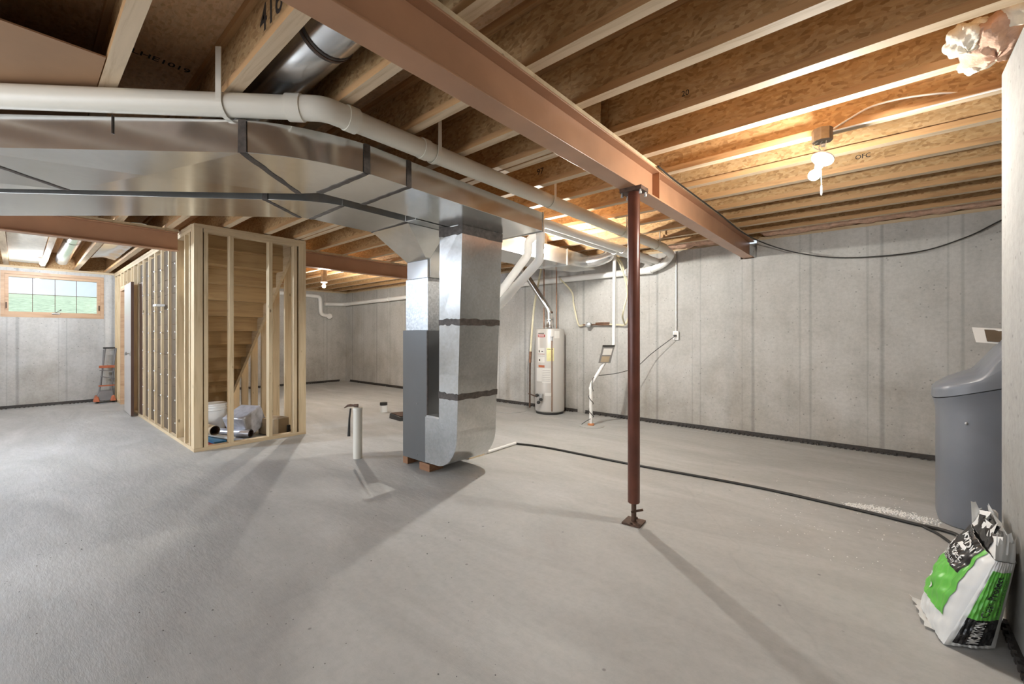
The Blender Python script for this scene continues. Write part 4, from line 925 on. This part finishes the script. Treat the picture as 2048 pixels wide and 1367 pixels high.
def lid(u, v):
    a = 2*math.pi*u
    k = [1, 1.0, .985, .93, .80, .55, .25, .001]; hgt = [0, .055, .068, .085, .105, .125, .135, .14]
    t_ = v*7; i = min(6, int(t_)); f_ = t_-i; kk = k[i]*(1-f_)+k[i+1]*f_; hh_ = hgt[i]*(1-f_)+hgt[i+1]*f_
    x, y = sup_el(a, .318*kk, .245*kk); xr_ = sup_el(a, .318, .245)[0]
    z = zrim(x)+.006+hh_
    z += .16*max(0, min(1, (x-.46)/.14))**1.0*(1 if v > .35 else max(0, v/.35-.3))
    return Vector((x, y, z))
MB().grid(lid, 64, 28).build('lid', 'softlid', sf_)
MB().lathe([(.008, 0), (.008, .004), (.003, .007)], (.40, 3.917, .68), 12, ax=(-.25, -1, 0)).build('lid_screw', 'steel', sf_)
tag(MB().hexa([(.47, 4.22, 1.258), (.74, 4.19, 1.270), (.74, 4.35, 1.275), (.49, 4.38, 1.268)][::1], [(.465, 4.22, 1.268), (.74, 4.19, 1.280), (.74, 4.35, 1.285), (.49, 4.38, 1.276)]).build('folded_paper', 'paper', smooth=False) , 'folded printed paper lying on top of the water softener, beside the stub wall', 'paper')
pm = thing('booklet', 'white printed booklet propped on the water softener lid', 'booklet', (.6, 4.2, 1.1))
MB().hexa([(.47, 4.17, 1.19), (.475, 4.185, 1.19), (.72, 4.21, 1.17), (.715, 4.195, 1.17)], [(.455, 4.21, 1.29), (.46, 4.225, 1.29), (.72, 4.25, 1.27), (.715, 4.235, 1.27)]).build('cover', 'paper', pm, smooth=False)
MB().hexa([(.52, 4.172, 1.197), (.52, 4.176, 1.197), (.70, 4.192, 1.182), (.70, 4.188, 1.182)], [(.512, 4.206, 1.275), (.512, 4.21, 1.275), (.70, 4.226, 1.262), (.70, 4.222, 1.262)]).build('print_block', 'backing', pm, smooth=False)

# ------------------------------------------------------------------ salt bag
bag = thing('salt_bag', 'green, black and white bag of softener salt slumped against the stub wall', 'bag', (.25, 2.6, 0))
L0, R0, Rt, Lt = Vector((.135, 2.745, .004)), Vector((.185, 2.415, .004)), Vector((.325, 2.44, .375)), Vector((.300, 2.77, .40))
B0, Bt = Vector((.335, 2.515, .004)), Vector((.385, 2.50, .36)); C0, Ct = Vector((.33, 2.80, .004)), Vector((.385, 2.80, .37))
rb = random.Random(5)
def wr(u, v, s_=0): return (.0028*math.sin(23*v+7*u+s_)+.0022*math.sin(41*v-19*u+2*s_)+.002*math.sin(57*u+11*v+s_))
def face(P00, P10, P11, P01, n, bulge, s_=0):
    n = Vector(n).normalized()
    def f_(u, v):
        u_, v_ = min(1, max(0, u)), min(1, max(0, v))
        p = P00*(1-u)*(1-v)+P10*u*(1-v)+P11*u*v+P01*(1-u)*v
        e = math.sin(math.pi*u_)**.7*math.sin(math.pi*(v_*.92+.04))**.6 if 0 < u_ < 1 else 0
        return p+n*(bulge*e+wr(u, v, s_)*min(1, 6*u_*(1-u_)))
    return f_
fF = face(L0, R0, Rt, Lt, (-.9, -.12, .42), .062); fS = face(R0, B0, Bt, Rt, (-.05, -1, .05), .036, 3)
fB = face(B0, C0, Ct, Bt, (1, 0, 0), .002, 5); fO = face(C0, L0, Lt, Ct, (0, 1, 0), .02, 6)
m = MB(); m.grid(fF, 60, 70); m.grid(fS, 36, 70); m.grid(fB, 8, 12); m.grid(fO, 8, 36)
m.add([L0, R0, B0, C0], [(3, 2, 1, 0)]); m.add([Lt, Rt, Bt, Ct], [(0, 1, 2, 3)])
sack = m.build('sack', 'bagw', bag)
def patch(fn, u0, u1, v0, v1, mat, nm, off=.0022, nu=40, nv=40, n=(-.9, -.12, .42)):
    n = Vector(n).normalized()*(off+.0015); nu = nv = 40
    return MB().grid(lambda a, b_: fn(u0+(u1-u0)*a, v0+(v1-v0)*b_)+n, nu, nv).build(nm, mat, sack)
# front print
patch(fF, .04, .80, .66, 1.0, 'bagk', 'black_panel'); patch(fF, .04, .80, .22, .665, 'green', 'green_panel', .0018)
patch(fF, .80, .86, .22, 1.0, 'green', 'green_edge', .0016, 4, 16)
patch(fF, .42, .60, .845, .885, 'salt', 'torn_patch', .0035, 6, 6)
def fText(fn, txt, u0, v0, du, dv, h, wd, mat, off=.004, bold=.0, n=(-.9, -.12, .42)):
    nn = Vector(n).normalized()*(off+.0035)
    du, dv = Vector(du), Vector(dv)
    letter('print', txt, None, None, None, h, mat, sack, bold, fn=lambda a, b_: fn(u0+du.x*a+dv.x*b_, v0+du.y*a+dv.y*b_)+nn, width=wd)
fText(fF, 'MORTON', .28, .915, (1, -.06), (0, 1), .065, .46, 'bagw', bold=.03)
fText(fF, 'Clean Protect', .10, .80, (1, -.08), (0, 1), .055, .60, 'bagw', bold=.015)
fText(fF, 'WATER SOFTENER PELLETS', .12, .735, (1, -.08), (0, 1), .030, .56, 'bagw', bold=.01)
fText(fF, 'EASY TO USE', .14, .69, (1, -.06), (0, 1), .026, .36, 'bagw')
for u, v, r_ in ((.12, .60, .06), (.20, .46, .028), (.30, .40, .03), (.50, .34, .032)):
    nn = Vector((-.9, -.12, .42)).normalized()*.0065
    ks = [2*math.pi*k/18 for k in range(18)]; cc = fF(u, v)+nn
    MB().add([cc]+[fF(u+r_*1.25*math.cos(a), v+r_*math.sin(a))+nn for a in ks], [(0, 1+k, 1+(k+1) % 18) for k in range(18)]).build('badge', 'bagw', sack)
# side print: black MORTON block at the foot, green block above
ns = (-.05, -1, .05)
patch(fS, .12, .90, .04, .36, 'bagk', 'black_panel', .002, 10, 10, ns); patch(fS, .12, .90, .36, .90, 'green', 'green_panel', .002, 10, 14, ns)
fText(fS, 'MORTON', .62, .07, (0, 1), (-1, 0), .26, .27, 'bagw', .004, .03, ns)
fText(fS, 'Clean', .62, .40, (0, 1), (-1, 0), .24, .17, 'bagk', .004, 0, ns); fText(fS, 'Protect', .62, .60, (0, 1), (-1, 0), .26, .26, 'bagk', .004, .02, ns)
fText(fS, 'water softener pellets', .84, .42, (0, 1), (-1, 0), .10, .40, 'bagk', .004, 0, ns)
# torn crumpled mouth
m = MB()
def flap(p, q, up, n_, amp, seed, nseg=10):
    r_ = random.Random(seed); p, q, up = Vector(p), Vector(q), Vector(up); vs = []
    for j in range(4):
        for i in range(nseg+1):
            jj = j/3; vs.append(p.lerp(q, i/nseg)+up*jj*(1+r_.uniform(-.35, .35))+Vector(n_)*amp*r_.uniform(-1, 1)*(.3+jj))
    return vs, [(j*(nseg+1)+i, j*(nseg+1)+i+1, (j+1)*(nseg+1)+i+1, (j+1)*(nseg+1)+i) for j in range(3) for i in range(nseg)]
for p, q, up, n_, amp, sd in ((Rt, Lt, (.035, .05, .06), (-1, 0, .3), .012, 1), (Lt, Ct, (.0, .03, .07), (0, 1, 0), .010, 2), (Bt, Ct, (-.02, .03, .10), (-1, 0, 0), .012, 4)):
    m.add(*flap(p, q, up, n_, amp, sd))
m.add(*flap(Rt, Bt, (.0, -.02, .10), (0, -1, 0), .008, 3))
m.build('torn_mouth', 'bagw', sack)
m = MB(); m.add(*flap(Rt.lerp(Lt, .25)+Vector((-.004, 0, .004)), Rt.lerp(Lt, .85)+Vector((-.004, 0, .004)), (.035, .05, .05), (-1, 0, .3), .008, 9)); m.build('mouth_print', 'bagk', sack)
m = MB(); m.add(*flap(L0+Vector((0, 0, .002)), L0.lerp(R0, .75)+Vector((0, 0, .002)), (-.045, -.0, .012), (0, 0, 1), .004, 12)); m.build('bottom_seam', 'bagw', sack)

# insulation wad stuffed above the stub wall
def wad(c, rx, ry, rz, seed, mat, parent=None, name='wool_lump'):
    r_ = random.Random(seed); ph_ = [r_.uniform(0, 6.3) for _ in range(6)]
    def fn(u, v):
        a = 2*math.pi*u; b_ = math.pi*v
        k = 1+.13*math.sin(3*a+ph_[0])*math.sin(2*b_+ph_[1])+.08*math.sin(7*a+ph_[2]+4*b_)+.05*math.sin(13*a+ph_[3])*math.sin(9*b_+ph_[4])
        return Vector((c[0]+rx*k*math.sin(b_)*math.cos(a), c[1]+ry*k*math.sin(b_)*math.sin(a), c[2]-rz*k*math.cos(b_)))
    return MB().grid(fn, 44, 26).build(name, mat, parent)
wd = thing('insulation_wad', 'torn pink and white fibreglass stuffed above the stub wall', 'insulation', (.34, 2.6, 2.45))
wad((.36, 2.67, 2.47), .12, .16, .075, 1, 'pink', wd); wad((.27, 2.60, 2.475), .07, .09, .055, 2, 'pinkw', wd); wad((.45, 2.52, 2.50), .10, .11, .07, 3, 'pinkw', wd); wad((.32, 2.80, 2.455), .06, .07, .04, 4, 'pinkw', wd)

for o in bpy.data.objects:
    if '_w' in o: del o['_w']
